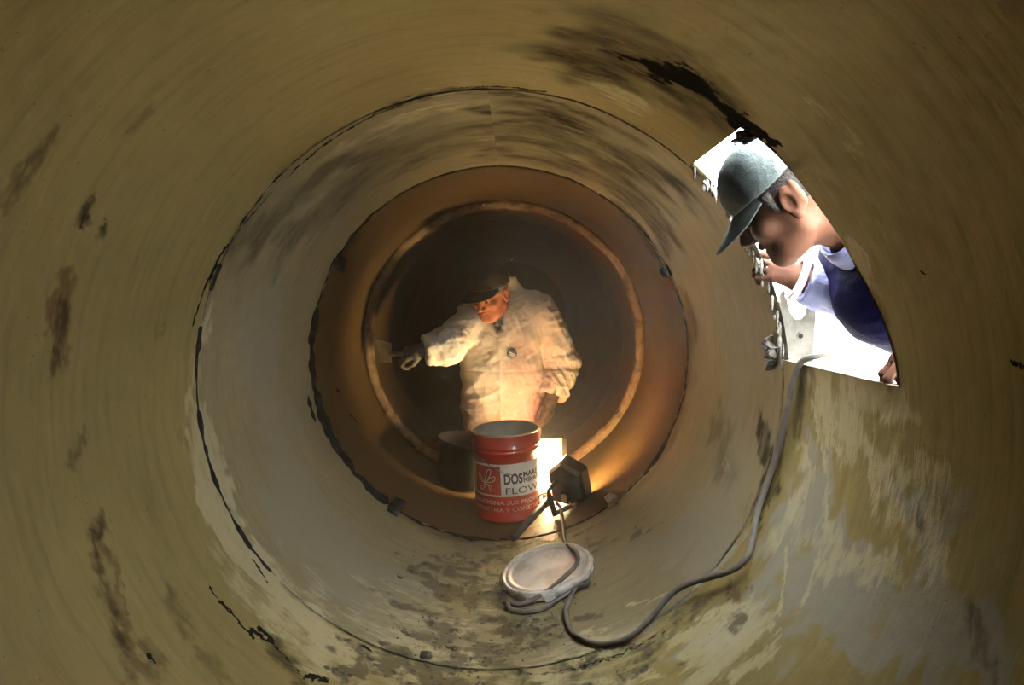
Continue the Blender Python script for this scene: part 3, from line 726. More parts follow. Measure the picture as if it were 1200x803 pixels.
# ------------------------------------------------------------------ figures: bodies grown from smoothly joined rounded limbs
def axis_grid(spans):
    """[(start, end, step), ...] -> one rising coordinate array, finer where asked"""
    out = []
    for a, b, s in spans: out += list(np.arange(a, b-s*.5, s))
    return np.array(out + [spans[-1][1]])
class Field:
    def __init__(s, xs, ys, zs):
        s.x, s.y, s.z = xs, ys, zs; s.d = np.full((len(xs), len(ys), len(zs)), .05, np.float32)
    def blk(s, c, r):
        sl = []
        for a, q in zip((s.x, s.y, s.z), c):
            i, j = np.searchsorted(a, q-r), np.searchsorted(a, q+r)
            if j-i < 2: return None
            sl.append(slice(i, j))
        return tuple(sl)
    def pts(s, sl): return s.x[sl[0]][:, None, None], s.y[sl[1]][None, :, None], s.z[sl[2]][None, None, :]
    def put(s, sl, d, k, op):
        a = s.d[sl]
        if op == 'add':
            h = np.maximum(k-np.abs(a-d), 0)/k; s.d[sl] = np.minimum(a, d) - h*h*k*.25
        elif op == 'sub':
            d = -d; h = np.maximum(k-np.abs(a-d), 0)/k; s.d[sl] = np.maximum(a, d) + h*h*k*.25
    def limb(s, a, b, ra, rb, k=.02, op='add', grow=0.0, flat=None):
        """rounded tapering limb from a to b; flat = (direction, factor) squeezes its section along that direction"""
        a, b = np.array(a, float), np.array(b, float); ra += grow; rb += grow
        c = (a+b)/2; rad = np.linalg.norm(b-a)/2 + max(ra, rb)*(1.0 if not flat else max(1, 1/flat[1])) + k + .045
        sl = s.blk(c, rad)
        if sl is None: return s
        X, Y, Z = s.pts(sl); P = [X-a[0], Y-a[1], Z-a[2]]; ab = b-a; L = max(ab@ab, 1e-9)
        h = np.clip((P[0]*ab[0]+P[1]*ab[1]+P[2]*ab[2])/L, 0, 1)
        Q = [P[i]-h*ab[i] for i in range(3)]
        if flat:
            n_ = np.array(flat[0], float); n_ /= np.linalg.norm(n_); dn = Q[0]*n_[0]+Q[1]*n_[1]+Q[2]*n_[2]
            Q = [Q[i] + dn*n_[i]*(1/flat[1]-1) for i in range(3)]
        d = np.sqrt(Q[0]**2+Q[1]**2+Q[2]**2) - (ra+(rb-ra)*h)
        if flat: d = d*min(1, flat[1]*1.1)
        s.put(sl, d.astype(np.float32), k, op); return s
    def ell(s, c, r, k=.02, op='add', M=None, grow=0.0):
        """ellipsoid; columns of M are its axes"""
        c = np.array(c, float); r = np.array(r, float)+grow; sl = s.blk(c, r.max()+k+.045)
        if sl is None: return s
        X, Y, Z = s.pts(sl); P = [X-c[0], Y-c[1], Z-c[2]]
        if M is not None: P = [P[0]*M[0, i]+P[1]*M[1, i]+P[2]*M[2, i] for i in range(3)]
        k0 = np.sqrt((P[0]/r[0])**2+(P[1]/r[1])**2+(P[2]/r[2])**2); k1 = np.sqrt((P[0]/r[0]**2)**2+(P[1]/r[1]**2)**2+(P[2]/r[2]**2)**2)
        s.put(sl, (k0*(k0-1)/np.maximum(k1, 1e-6)).astype(np.float32), k, op); return s
    def cut(s, p, n_, k=.002):
        """keep only the side the normal points away from"""
        n_ = np.array(n_, float); n_ /= np.linalg.norm(n_)
        d = (s.x[:, None, None]-p[0])*n_[0]+(s.y[None, :, None]-p[1])*n_[1]+(s.z[None, None, :]-p[2])*n_[2]
        s.d = np.maximum(s.d, d.astype(np.float32)); return s
    def mesh(s):
        d = s.d; nx, ny, nz = d.shape; ins = d < 0
        c = np.zeros((nx-1, ny-1, nz-1), np.int8)
        for a in (0, 1):
            for b in (0, 1):
                for e in (0, 1): c += ins[a:nx-1+a, b:ny-1+b, e:nz-1+e]
        cells = np.argwhere((c > 0) & (c < 8)); idx = np.full(c.shape, -1, np.int64); idx[tuple(cells.T)] = np.arange(len(cells))
        acc = np.zeros((len(cells), 3)); cnt = np.zeros(len(cells)); G = (s.x, s.y, s.z)
        co = [(a, b, e) for a in (0, 1) for b in (0, 1) for e in (0, 1)]
        for p in co:
            for ax in range(3):
                if p[ax]: continue
                q = list(p); q[ax] = 1
                ip = cells+np.array(p); iq = cells+np.array(q)
                dp, dq = d[tuple(ip.T)], d[tuple(iq.T)]; m_ = (dp < 0) != (dq < 0)
                t = np.where(m_, dp/np.where(m_, dp-dq, 1), 0)
                P = np.stack([G[i][ip[:, i]] for i in range(3)], 1); Q = np.stack([G[i][iq[:, i]] for i in range(3)], 1)
                acc[m_] += (P+(Q-P)*t[:, None])[m_]; cnt[m_] += 1
        V = acc/np.maximum(cnt, 1)[:, None]; F = []
        for ax in range(3):
            u_, v_ = (ax+1) % 3, (ax+2) % 3
            lo = [slice(0, None)]*3; hi = [slice(0, None)]*3; lo[ax] = slice(0, -1); hi[ax] = slice(1, None)
            A, B = ins[tuple(lo)], ins[tuple(hi)]; e = np.argwhere(A != B)
            e = e[(e[:, u_] > 0) & (e[:, v_] > 0) & (e[:, u_] < d.shape[u_]-1) & (e[:, v_] < d.shape[v_]-1)]
            q = []
            for du, dv in ((1, 1), (0, 1), (0, 0), (1, 0)):
                z = e.copy(); z[:, u_] -= du; z[:, v_] -= dv; q.append(idx[tuple(z.T)])
            q = np.stack(q, 1); fl = ~A[tuple(e.T)]; q[fl] = q[fl][:, ::-1]; F.append(q)
        return V, np.concatenate(F)
def normals(V, F):
    N = np.zeros_like(V); n_ = np.cross(V[F[:, 2]]-V[F[:, 0]], V[F[:, 3]]-V[F[:, 1]])
    for i in range(4): np.add.at(N, F[:, i], n_)
    return N/np.maximum(np.linalg.norm(N, axis=1), 1e-9)[:, None]
def fields_obj(name, f, mat_, parent, wrinkle=None, smooth_n=0):
    V, F = f.mesh()
    for _ in range(smooth_n):
        S = np.zeros_like(V); C_ = np.zeros(len(V))
        for i in range(4):
            for j in (1, 3): np.add.at(S, F[:, i], V[F[:, (i+j) % 4]]); np.add.at(C_, F[:, i], 1)
        V = V*.5 + .5*S/np.maximum(C_, 1)[:, None]
    if wrinkle is not None: V = V + normals(V, F)*wrinkle(V)[:, None]
    me = bpy.data.meshes.new(name); me.vertices.add(len(V)); me.vertices.foreach_set('co', V.astype(np.float32).ravel())
    me.loops.add(F.size); me.loops.foreach_set('vertex_index', F.ravel().astype(np.int32)); me.polygons.add(len(F))
    me.polygons.foreach_set('loop_start', np.arange(0, F.size, 4)); me.polygons.foreach_set('use_smooth', np.ones(len(F), bool))
    me.update(calc_edges=True); me.validate(); me.materials.append(mat_)
    o = bpy.data.objects.new(name, me); col.objects.link(o)
    return adopt(o, parent) if parent else o
def frame(fwd, up):
    f_ = np.array(fwd, float); f_ /= np.linalg.norm(f_); u_ = np.array(up, float); u_ -= f_*(u_@f_); u_ /= np.linalg.norm(u_)
    return np.stack([np.cross(f_, u_), f_, u_], 1)          # columns: right, forward, up

def build_head(F, c, M, g=0.0, s=1.0, ears=True):
    """head in its own frame: x to its right, y forward, z up; origin between the ears at eye height"""
    c = np.array(c, float); T = lambda p: c + M @ (np.array(p, float)*s); E = lambda p, r, k=.02, op='add': F.ell(T(p), np.array(r)*s, k*s, op, M)
    Lm = lambda a, b, ra, rb, k=.015, op='add', flat=None: F.limb(T(a), T(b), ra*s, rb*s, k*s, op, flat=flat)
    E((0, -.018, .035), (.077, .097, .086)); E((0, .026, -.035), (.063, .066, .082), .03)
    Lm((.030, .045, -.085), (-.030, .045, -.085), .030, .030, .03); Lm((.010, .070, -.104), (-.010, .070, -.104), .020, .020, .02)
    for q in (-1, 1):
        Lm((q*.052, .0, -.070), (q*.022, .062, -.100), .020, .018, .03)              # jaw
        E((q*.044, .062, -.030), (.022, .022, .018), .025)                          # cheekbone
        E((q*.032, .098, -.003), (.017, .015, .012), .014, 'sub')                   # eye socket
        E((q*.032, .074, -.003), (.0145, .0145, .0145), .004)                       # lids over the eye
        Lm((q*.012, .092, .020), (q*.046, .076, .018), .010, .008, .012)            # brow
        if ears:
            E((q*.079, -.012, -.012), (.011, .021, .033), .006); E((q*.080, -.030, -.004), (.010, .008, .028), .006)
            E((q*.090, -.006, -.010), (.009, .011, .019), .006, 'sub'); E((q*.083, -.008, -.040), (.007, .009, .010), .006)
    Lm((0, .088, .008), (0, .112, -.036), .0085, .0130, .012)
    for q in (-1, 1): E((q*.013, .099, -.041), (.010, .012, .008), .008)
    Lm((.020, .082, -.066), (0, .092, -.064), .006, .007, .008); Lm((-.020, .082, -.066), (0, .092, -.064), .006, .007, .008)
    Lm((.018, .080, -.077), (-.018, .080, -.077), .007, .007, .010); Lm((.024, .090, -.0710), (-.024, .090, -.0710), .0022, .0022, .004, 'sub')
    return T
def build_hand(F, wrist, palm_dir, back_dir, curl, s=1.0, thumb=1, k=.006, spread=.16, grow=0.0):
    """palm and five fingers; curl = bend per joint (radians) towards the palm side; thumb = +1/-1 side"""
    w_ = np.array(wrist, float); f_ = np.array(palm_dir, float); f_ /= np.linalg.norm(f_); b_ = np.array(back_dir, float); b_ -= f_*(b_@f_); b_ /= np.linalg.norm(b_)
    r_ = np.cross(f_, b_)*thumb
    A = lambda x, y, z: w_ + (r_*x + f_*y + b_*z)*s
    F.limb(A(.016, .012, 0), A(.026, .078, 0), .017*s, .015*s, .015, flat=(b_, .85), grow=grow); F.limb(A(-.014, .012, 0), A(-.024, .070, 0), .017*s, .014*s, .015, flat=(b_, .85), grow=grow)
    F.limb(A(0, .0, 0), A(0, .075, 0), .022*s, .016*s, .015, flat=(b_, .8), grow=grow)
    for i, (x, L, rr) in enumerate(((.030, .044, .0092), (.010, .050, .0095), (-.011, .046, .0090), (-.030, .036, .0080))):
        p = A(x, .080 - abs(x-.006)*.25, 0); an = 0.0; side = x*spread/.03
        for j, (q, cr_) in enumerate(((1.0, curl[0]), (.66, curl[1]), (.5, curl[2]))):
            an += cr_*(1 + .08*i)
            d_ = (f_*math.cos(an) - b_*math.sin(an) + r_*side*math.cos(an)); n_ = p + d_*L*q*s
            F.limb(p, n_, (rr-.0008*j)*s, (rr-.0008*(j+1))*s, k, grow=grow); p = n_
    t0 = A(.030, .022, -.006); t1 = A(.050, .050, -.020); t2 = A(.046, .076, -.034); t3 = A(.034, .096, -.042)
    F.limb(t0, t1, .0145*s, .0115*s, .012, grow=grow); F.limb(t1, t2, .0115*s, .0100*s, k, grow=grow); F.limb(t2, t3, .0100*s, .0085*s, k, grow=grow)
def build_cap(name, c, M, s, mat_, mat_v, root, label=None, tilt=.10, visor=.075, droop=.35, zc=.036):
    """six-panel cap: crown, seams as shallow ridges, curved visor, top button"""
    c = np.array(c, float); T = lambda p: c + M @ (np.array(p, float)*s)
    ct, st_ = math.cos(tilt), math.sin(tilt)
    tip = lambda x, y, z: (x, y*ct-(z-zc)*st_, zc+(z-zc)*ct+y*st_)          # the whole cap tipped about its brow line
    vs = []; n_, m_ = 60, 16
    for i in range(m_+1):
        a = i/m_*PI/2
        for k in range(n_):
            b_ = 2*PI*k/n_; seam = .0016*max(0, 1-abs(((k/10) % 1)-.5)*2-.86)*7*math.cos(a)
            rx, ry = .0855+seam, .1065+seam
            x, y = rx*math.cos(a)**.85*math.cos(b_), ry*math.cos(a)**.85*math.sin(b_) - .016
            z = zc + .092*math.sin(a)**.9 + (.010*math.sin(b_)*math.cos(a) if math.sin(b_) > 0 else 0)
            cr_ = (float(vnoise(x*30, y*30, z*30, 7))-.5)*.006*math.sin(2*a)
            vs.append(T(tip(x*(1+cr_*8), y*(1+cr_*8), z+cr_)))
    fs = [(i*n_+k, i*n_+(k+1) % n_, (i+1)*n_+(k+1) % n_, (i+1)*n_+k) for i in range(m_) for k in range(n_)]
    low = len(vs)
    for k in range(n_):                                    # turned-in sweat band
        p = np.array(vs[k]); vs.append(p + (T((0, -.016, zc))-p)*.05 - M[:, 2]*.004*s)
    fs += [(low+k, low+(k+1) % n_, (k+1) % n_, k) for k in range(n_)]
    cap = adopt(mesh_obj(name, vs, fs, mat_), root)
    vs = []; nu, nv = 28, 8
    for side in (0, -.0032):
        for i in range(nu+1):
            u_ = -1 + 2*i/nu; b_ = PI/2 + u_*1.12
            for j in range(nv+1):
                v_ = j/nv; ext = visor*math.sqrt(max(0, 1-u_*u_))**.8
                x, y = .0865*math.cos(b_)*(1+.05*v_), .1075*math.sin(b_) - .016 + ext*v_
                z = zc + .010*math.sin(b_) - .002 - droop*ext*v_ - .012*(u_*u_)*v_ + side
                vs.append(T(tip(x, y, z)))
    N_ = (nu+1)*(nv+1); fs = []
    for i in range(nu):
        for j in range(nv):
            a, b_, c_, d_ = i*(nv+1)+j, (i+1)*(nv+1)+j, (i+1)*(nv+1)+j+1, i*(nv+1)+j+1
            fs += [(a, b_, c_, d_), (a+N_, d_+N_, c_+N_, b_+N_)]
        j = nv; a, b_ = i*(nv+1)+j, (i+1)*(nv+1)+j; fs.append((a, b_, b_+N_, a+N_))
    vo = mesh_obj('visor', vs, fs, mat_v); vo.parent = cap; vo.matrix_parent_inverse = Matrix.Identity(4)
    p = T(tip(0, -.016, zc+.093)); bt = MB().sphere(p, .007*s, 10, 6).build('button', mat_, cap)
    return cap

def skin_mat(name, c, c2, rough=.6, spec=.3):
    m, nt, b = new_mat(name); tc = nd(nt, 'ShaderNodeTexCoord').outputs['Object']
    nt.links.new(mix_(nt, ramp_(nt, noise_(nt, tc, 22, 4), .4, .7), c, c2), b.inputs['Base Color'])
    b.inputs['Roughness'].default_value = rough; b.inputs['Specular IOR Level'].default_value = spec; b.inputs['Subsurface Weight'].default_value = .12; b.inputs['Subsurface Radius'].default_value = (.012, .005, .003); b.inputs['Subsurface Scale'].default_value = .5
    bump_(nt, b, noise_(nt, tc, 220, 3), .15, .003); return m
M_SKIN1 = skin_mat('ruddy_skin', (.46, .17, .09), (.36, .12, .06))
M_SKIN2 = skin_mat('tanned_skin', (.054, .023, .0135), (.037, .016, .0092), .75, .06)
M_HAIR1 = mat('grey_hair', (.22, .19, .16), .7, c2=(.1, .09, .08), scale=90, bump=.6, bscale=160)
M_HAIR2 = mat('short_black_hair', (.012, .010, .009), .8, c2=(.024, .020, .018), scale=120, bump=.8, bscale=260, spec=.1)
M_EYE = mat('dark_eye', (.02, .015, .012), .15)
def cloth_mat(name, c, dirtc, amt, scale=7, rough=.85, fold=.5, spec=.25):
    m, nt, b = new_mat(name); tc = nd(nt, 'ShaderNodeTexCoord').outputs['Object']
    a = ramp_(nt, noise_(nt, tc, scale, 7, .65, .5), .56, .74); sp = ramp_(nt, noise_(nt, tc, 55, 4, .6), .66, .72)
    c1 = mix_(nt, math_(nt, 'MULTIPLY', a, amt), c, dirtc); c1 = mix_(nt, math_(nt, 'MULTIPLY', sp, amt), c1, [x*.6 for x in dirtc])
    nt.links.new(c1, b.inputs['Base Color']); b.inputs['Roughness'].default_value = rough; b.inputs['Specular IOR Level'].default_value = spec
    h = math_(nt, 'ADD', math_(nt, 'MULTIPLY', noise_(nt, tc, 16, 5, .55, .35), 1.0), math_(nt, 'MULTIPLY', noise_(nt, tc, 500, 2), .12))
    bump_(nt, b, h, fold, .03); return m
M_SUIT = cloth_mat('stained_white_coverall', (.70, .66, .57), (.20, .15, .09), .75)
M_SHIRT1 = cloth_mat('grey_blue_shirt', (.16, .21, .27), (.08, .09, .1), .4)
M_CAPD = cloth_mat('dark_dusty_cap', (.050, .044, .036), (.10, .085, .06), .6)
M_GLOVE = cloth_mat('grimy_glove', (.10, .085, .06), (.03, .025, .02), .8, 20, .6)
M_BOOT = cloth_mat('black_boot', (.02, .02, .02), (.06, .05, .04), .6)
M_JACKET = cloth_mat('shaded_navy_jacket', (.0009, .0008, .0062), (.0007, .0007, .0035), .4, spec=.012, fold=.35)  # shade on this side of the jacket is put into its dark colour
M_SLEEVE = cloth_mat('sunlit_blue_sleeve', (.062, .068, .13), (.15, .14, .09), .6, 6)  # same jacket cloth; sunlight on it is put into this lighter colour
M_COLLAR = cloth_mat('pale_blue_collar', (.10, .107, .20), (.08, .088, .165), .4)
M_TROUS = cloth_mat('dark_blue_trousers', (.03, .035, .08), (.05, .05, .05), .4)
M_CAPG = cloth_mat('grey_green_cap', (.050, .062, .060), (.18, .20, .17), .35, 9, spec=.08)

def folds(V, seed, amp, dirs):
    """soft cloth folds: ridged noise stretched along given directions"""
    out = np.zeros(len(V))
    for i, (d_, fr, st_) in enumerate(dirs):
        d_ = np.array(d_, float); d_ /= np.linalg.norm(d_)
        along = V @ d_; perp = V - along[:, None]*d_
        q = perp*st_ + (along*fr)[:, None]*d_
        n_ = vnoise(q[:, 0]+50, q[:, 1]+50, q[:, 2]+50, seed+i)
        n2 = vnoise(q[:, 0]*2.1+50, q[:, 1]*2.1+50, q[:, 2]*2.1+50, seed+i+7)
        out += (1-np.abs(2*n_-1)*1.6)*.7 + (1-np.abs(2*n2-1)*1.6)*.3
    return out*amp/len(dirs)

# ---- the painter in white, kneeling at the far joint and smearing its rim
p1 = empty('person', (0.0, 3.08, .045), 'kneeling worker in stained white coverall and dark cap holding a scraper to the rim', 'person')
SR, SL = (-.150, 3.05, .885), (.185, 3.06, .915)           # shoulders (his right is on the left of the picture)
ER, WR = (-.285, 2.885, .745), (-.405, 2.850, .722)
EL, WL = (.325, 3.10, .625), (.262, 3.00, .455)
NB, H1 = (.005, 3.03, .93), (-.070, 2.915, 1.015)
HM1 = frame((-.50, -.72, -.46), (-.22, -.38, .90)); HS1 = 1.06
def body_core(F, g):
    F.ell((-.005, 3.07, .80), (.215, .150, .20), .05, grow=g); F.ell((-.012, 3.06, .58), (.205, .150, .22), .06, grow=g); F.ell((-.012, 3.10, .42), (.195, .160, .17), .06, grow=g)
    F.limb((-.12, 3.06, .885), (.165, 3.065, .91), .082, .082, .06, grow=g)
    for q in (-1, 1):
        hip = (-.01+q*.095, 3.12, .37); kn = (-.005+q*.105, 3.075, .135)
        F.limb(hip, kn, .105, .078, .04, grow=g); F.limb(kn, (-.005+q*.11, 3.44, .120), .074, .056, .03, grow=g)
F = Field(axis_grid([(-.60, -.18, .0045), (-.18, .06, .0035), (.06, .42, .006)]), axis_grid([(2.70, 3.05, .005), (3.05, 3.68, .012)]), axis_grid([(.02, .30, .012), (.30, .84, .006), (.84, 1.18, .0035)]))
body_core(F, -.014)
for S_, E_, W_ in ((SR, ER, WR), (SL, EL, WL)):
    F.limb(S_, E_, .052, .042, .03); F.limb(E_, W_, .040, .028, .02)
F.limb(NB, (-.045, 2.955, .965), .060, .056, .03)
T_ = build_head(F, H1, HM1, s=HS1)
body1 = fields_obj('body', F, M_SKIN1, p1)
for q in (-1, 1): adopt(MB().sphere(T_((q*.032, .0795, -.004)), .0115, 12, 8).build('eye', M_EYE), p1)
# grey hair: fringe below the cap
F = Field(*[np.arange(H1[i]-.16, H1[i]+.16, .005) for i in range(3)])
F.ell(T_((0, -.020, .030)), (.086, .100, .090), .01, M=HM1); F.cut(T_((0, .045, 0)), HM1 @ np.array([0, 1, .0])); F.cut(T_((0, 0, .06)), HM1[:, 2]); F.cut(T_((0, 0, -.035)), HM1 @ np.array([0, .3, -1]))
fields_obj('hair', F, M_HAIR1, p1)
cap1 = build_cap('cap', H1, HM1, HS1*1.06, M_CAPD, M_CAPD, p1, visor=.080, droop=.30)
# the coverall with hood, cuffs and front flap
F = Field(axis_grid([(-.50, .44, .006)]), axis_grid([(2.72, 3.30, .006), (3.30, 3.62, .014)]), axis_grid([(.03, .30, .012), (.30, 1.10, .006)]))
body_core(F, .014)
F.limb(SR, ER, .088, .080, .04); F.limb(ER, WR, .080, .066, .03)
F.limb(SL, EL, .090, .082, .04); F.limb(EL, WL, .080, .064, .03)
F.limb((-.075, 3.05, .925), (.11, 3.06, .945), .066, .070, .05)
F.limb((.050, 3.035, .975), (.105, 3.07, .955), .050, .046, .03); F.limb((.045, 3.05, 1.015), (.075, 3.08, .98), .034, .036, .02)   # crumpled hood behind the neck
F.limb((.030, 3.02, 1.085), (.062, 3.045, 1.0), .026, .040, .02)
F.limb((-.035, 3.10, .985), (.06, 3.09, 1.01), .040, .036, .03)
F.limb((-.058, 2.90, .985), (-.028, 2.93, .83), .062, .022, .02, 'sub'); F.limb((-.050, 2.93, .96), (-.01, 3.02, .95), .062, .056, .02, 'sub')                 # open neck
F.ell(H1, (.105, .118, .115), .012, 'sub', HM1)
for E_, W_ in ((ER, WR), (EL, WL)):                                                     # sleeves end open at the cuffs
    d_ = np.array(W_)-np.array(E_); d_ /= np.linalg.norm(d_); F.limb(np.array(W_)+d_*.050, np.array(W_)+d_*.12, .085, .09, .004, 'sub'); F.limb(np.array(W_)-d_*.03, np.array(W_)+d_*.08, .050, .056, .008, 'sub')
def wr1(V):
    x, y, z = V.T
    arm = sstep(.0, .10, -(x+.16)) + sstep(.20, .27, x)
    a = folds(V, 21, .017, [((-.8, -.3, -.4), 34, 9), ((.2, -.2, -1), 26, 8)])*(.35+.9*np.clip(arm, 0, 1))
    b_ = folds(V, 31, .014, [((1, .1, .4), 15, 5), ((.5, .1, -.8), 20, 6)])
    zipl = np.exp(-((x+.020+.02*(z-.6))/.010)**2)*.0045*(y < 3.0)*(z < .83)
    seam = -np.exp(-((z-.60)/.006)**2)*.003
    return a+b_+zipl+seam
fields_obj('coverall', F, M_SUIT, p1, wr1)
# collar of the shirt under the open neck
cl = MB()
for q in (-1, 1):
    base = [(-.030, 2.905, .838), (-.030+q*.030, 2.915, .880), (-.030+q*.055, 2.95, .930), (-.030+q*.062, 2.99, .965)]
    vs = []
    for p in curve_pts(base, 5): vs += [p, p+Vector((-q*.028, -.010, .012)), p+Vector((-q*.026, .004, .014))]
    n_ = len(vs)//3; cl.add(vs, [(3*i+a, 3*i+3+a, 3*i+3+(a+1) % 3, 3*i+(a+1) % 3) for i in range(n_-1) for a in range(3)])
adopt(cl.build('shirt_collar', M_SHIRT1), p1)
adopt(MB().sphere((-.028, 2.952, .885), (.052, .030, .050), 16, 10).build('shirt', M_SHIRT1), p1)
# round badge on the chest
M_BADGE = mat('blue_badge', (.035, .13, .20), .4, c2=(.02, .07, .12), scale=40)
def surf_y(x, z, ob):
    hit, loc, nor, _ = ob.ray_cast(ob.matrix_world.inverted() @ Vector((x, 2.3, z)), Vector((0, 1, 0)))
    return ob.matrix_world @ loc, nor
bpy.context.view_layer.update()
suit = [o for o in p1.children if o.name.startswith('coverall')][0]
loc, nor = surf_y(.043, .695, suit); q = Vector((0, 0, 1)).rotation_difference(nor).to_matrix().to_4x4(); Mb = Matrix.Translation(loc+nor*.004) @ q
bd = adopt(MB().lathe([(.027, -.004), (.027, .001), (.0255, .002), (.001, .002)], 28, Mb).build('badge', M_BADGE), p1)
bw = MB()
for zz, x0, x1, hh in ((.003, -.020, .020, .0035), (-.007, -.012, .020, .0028)):
    bw.add([Mb @ Vector(p) for p in ((x0, zz-hh+.002, .0028), (x1, zz-hh-.003, .0028), (x1, zz+hh-.003, .0028), (x0, zz+hh+.002, .0028))], [(0, 1, 2, 3)])
bo_ = bw.build('badge_stripe', M_WHITE, bd)
# gloves: right one grips the scraper, left one hangs
F = Field(np.arange(-.62, -.33, .0035), np.arange(2.72, 2.97, .0035), np.arange(.58, .82, .0035))
dR = np.array(WR)-np.array(ER); dR /= np.linalg.norm(dR)
F.limb(np.array(WR)-dR*.05, np.array(WR)+dR*.035, .046, .036, .02)
build_hand(F, np.array(WR)+dR*.02, (-.93, -.05, -.22), (.1, -.75, .65), (.75, .95, .6), 1.08, thumb=-1, grow=.0025)
fields_obj('glove', F, M_GLOVE, p1)
F = Field(np.arange(.16, .36, .005), np.arange(2.86, 3.10, .005), np.arange(.22, .52, .005))
dL = np.array(WL)-np.array(EL); dL /= np.linalg.norm(dL)
F.limb(np.array(WL)-dL*.05, np.array(WL)+dL*.03, .045, .036, .02); build_hand(F, np.array(WL)+dL*.015, (-.12, -.25, -.96), (.85, -.5, .0), (.35, .5, .4), 1.08, thumb=1, grow=.0025)
fields_obj('glove', F, M_GLOVE, p1)
for q in (-1, 1):
    F = Field(np.arange(-.2+q*.11, .2+q*.11, .008), np.arange(3.34, 3.72, .008), np.arange(.03, .30, .008))
    F.limb((-.005+q*.11, 3.42, .12), (-.005+q*.11, 3.50, .13), .066, .060, .03); F.limb((-.005+q*.11, 3.52, .16), (-.005+q*.115, 3.50, .075), .045, .035, .03)
    fields_obj('boot', F, M_BOOT, p1)

# scraper: curved pale blade on a short handle
M_BLADE = mat('ivory_plastic_blade', (.72, .64, .42), .5, c2=(.45, .38, .2), scale=22)
M_WOOD = mat('grimy_wood', (.22, .15, .08), .7, c2=(.08, .06, .04), scale=30)
sc_ = empty('scraper', (-.50, 2.835, .695), 'ivory scraper with a curved blade held against the joint rim', 'scraper')
vs = []; nu, nv = 10, 8
for off in (0, .003):
    for i in range(nu+1):
        u_ = i/nu
        for j in range(nv+1):
            v_ = j/nv*2-1
            hh = .040 + .022*u_
            x = -.578 - .095*u_; z = .705 + .012*u_ + v_*hh + .010*(1-u_)*v_; y = 2.850 + .040*u_ + .010*(u_**2) - .022*v_*v_*u_ - .010*(1-u_) + off
            vs.append((x, y, z))
N_ = (nu+1)*(nv+1); fs = []
for i in range(nu):
    for j in range(nv):
        a = i*(nv+1)+j; b_ = a+nv+1; fs += [(a, a+1, b_+1, b_), (a+N_, b_+N_, b_+1+N_, a+1+N_)]
rim_ = [j for j in range(nv+1)] + [i*(nv+1)+nv for i in range(1, nu+1)] + [nu*(nv+1)+j for j in range(nv-1, -1, -1)] + [i*(nv+1) for i in range(nu-1, 0, -1)]
fs += [(rim_[k], rim_[(k+1) % len(rim_)], rim_[(k+1) % len(rim_)]+N_, rim_[k]+N_) for k in range(len(rim_))]
adopt(mesh_obj('blade', vs, fs, M_BLADE), sc_)
adopt(MB().tube([(-.590, 2.842, .703), (-.565, 2.838, .702), (-.53, 2.832, .698), (-.47, 2.830, .694), (-.44, 2.832, .692)], [.009, .014, .013, .015, .012], 12).build('handle', M_WOOD), sc_)

# ---- the man outside, leaning in at the opening
p2 = empty('person', (1.33, 1.22, -.03), 'man in blue work jacket and grey-green cap leaning his head in at the opening', 'person')
H2 = (.637, 1.203, 1.206); HM2 = frame((-.661, .499, -.56), (-.625, .047, .779)); HS2 = 1.02
SL2, EL2, WL2 = (.830, 1.085, 1.090), (.965, 1.015, .965), (.838, 1.003, .918)
SR2, ER2, WR2 = (.895, 1.385, 1.110), (.965, 1.345, .965), (.778, 1.388, 1.032)
HIP = (1.28, 1.22, .86)
def core2(F, g):
    F.ell((.995, 1.225, 1.035), (.20, .175, .135), .05, M=frame((0, 1, 0), (-.42, 0, .9)), grow=g); F.ell((1.12, 1.22, .945), (.18, .165, .125), .06, M=frame((0, 1, 0), (-.5, 0, .87)), grow=g)
    F.limb((1.26, 1.14, .86), (1.26, 1.30, .86), .125, .125, .05, grow=g); F.limb((.88, 1.12, 1.085), (.905, 1.35, 1.09), .080, .080, .05, grow=g)
def legs2(F, g):
    F.limb((1.26, 1.14, .86), (1.26, 1.30, .86), .125, .125, .05, grow=g)
    for y in (1.12, 1.33):
        F.limb((1.27, y, .84), (1.25, y, .45), .100, .068, .04, grow=g); F.limb((1.25, y, .45), (1.33, y, .07), .066, .045, .02, grow=g)
F = Field(axis_grid([(.46, .74, .0026), (.74, .86, .005), (.86, 1.50, .014)]), axis_grid([(.94, 1.08, .005), (1.08, 1.32, .0030), (1.32, 1.50, .005)]), axis_grid([(-.03, .80, .014), (.80, 1.06, .005), (1.06, 1.34, .0026)]))
core2(F, -.014); legs2(F, -.016)
for S_, E_, W_ in ((SL2, EL2, WL2), (SR2, ER2, WR2)):
    F.limb(S_, E_, .052, .042, .03); F.limb(E_, W_, .040, .028, .02)
F.limb((.88, 1.215, 1.125), (.730, 1.205, 1.165), .066, .060, .03); F.limb((.80, 1.21, 1.16), (.680, 1.195, 1.205), .056, .054, .03)
build_head(F, H2, HM2, s=HS2)
T2h = lambda p: np.array(H2) + HM2 @ (np.array(p, float)*HS2)
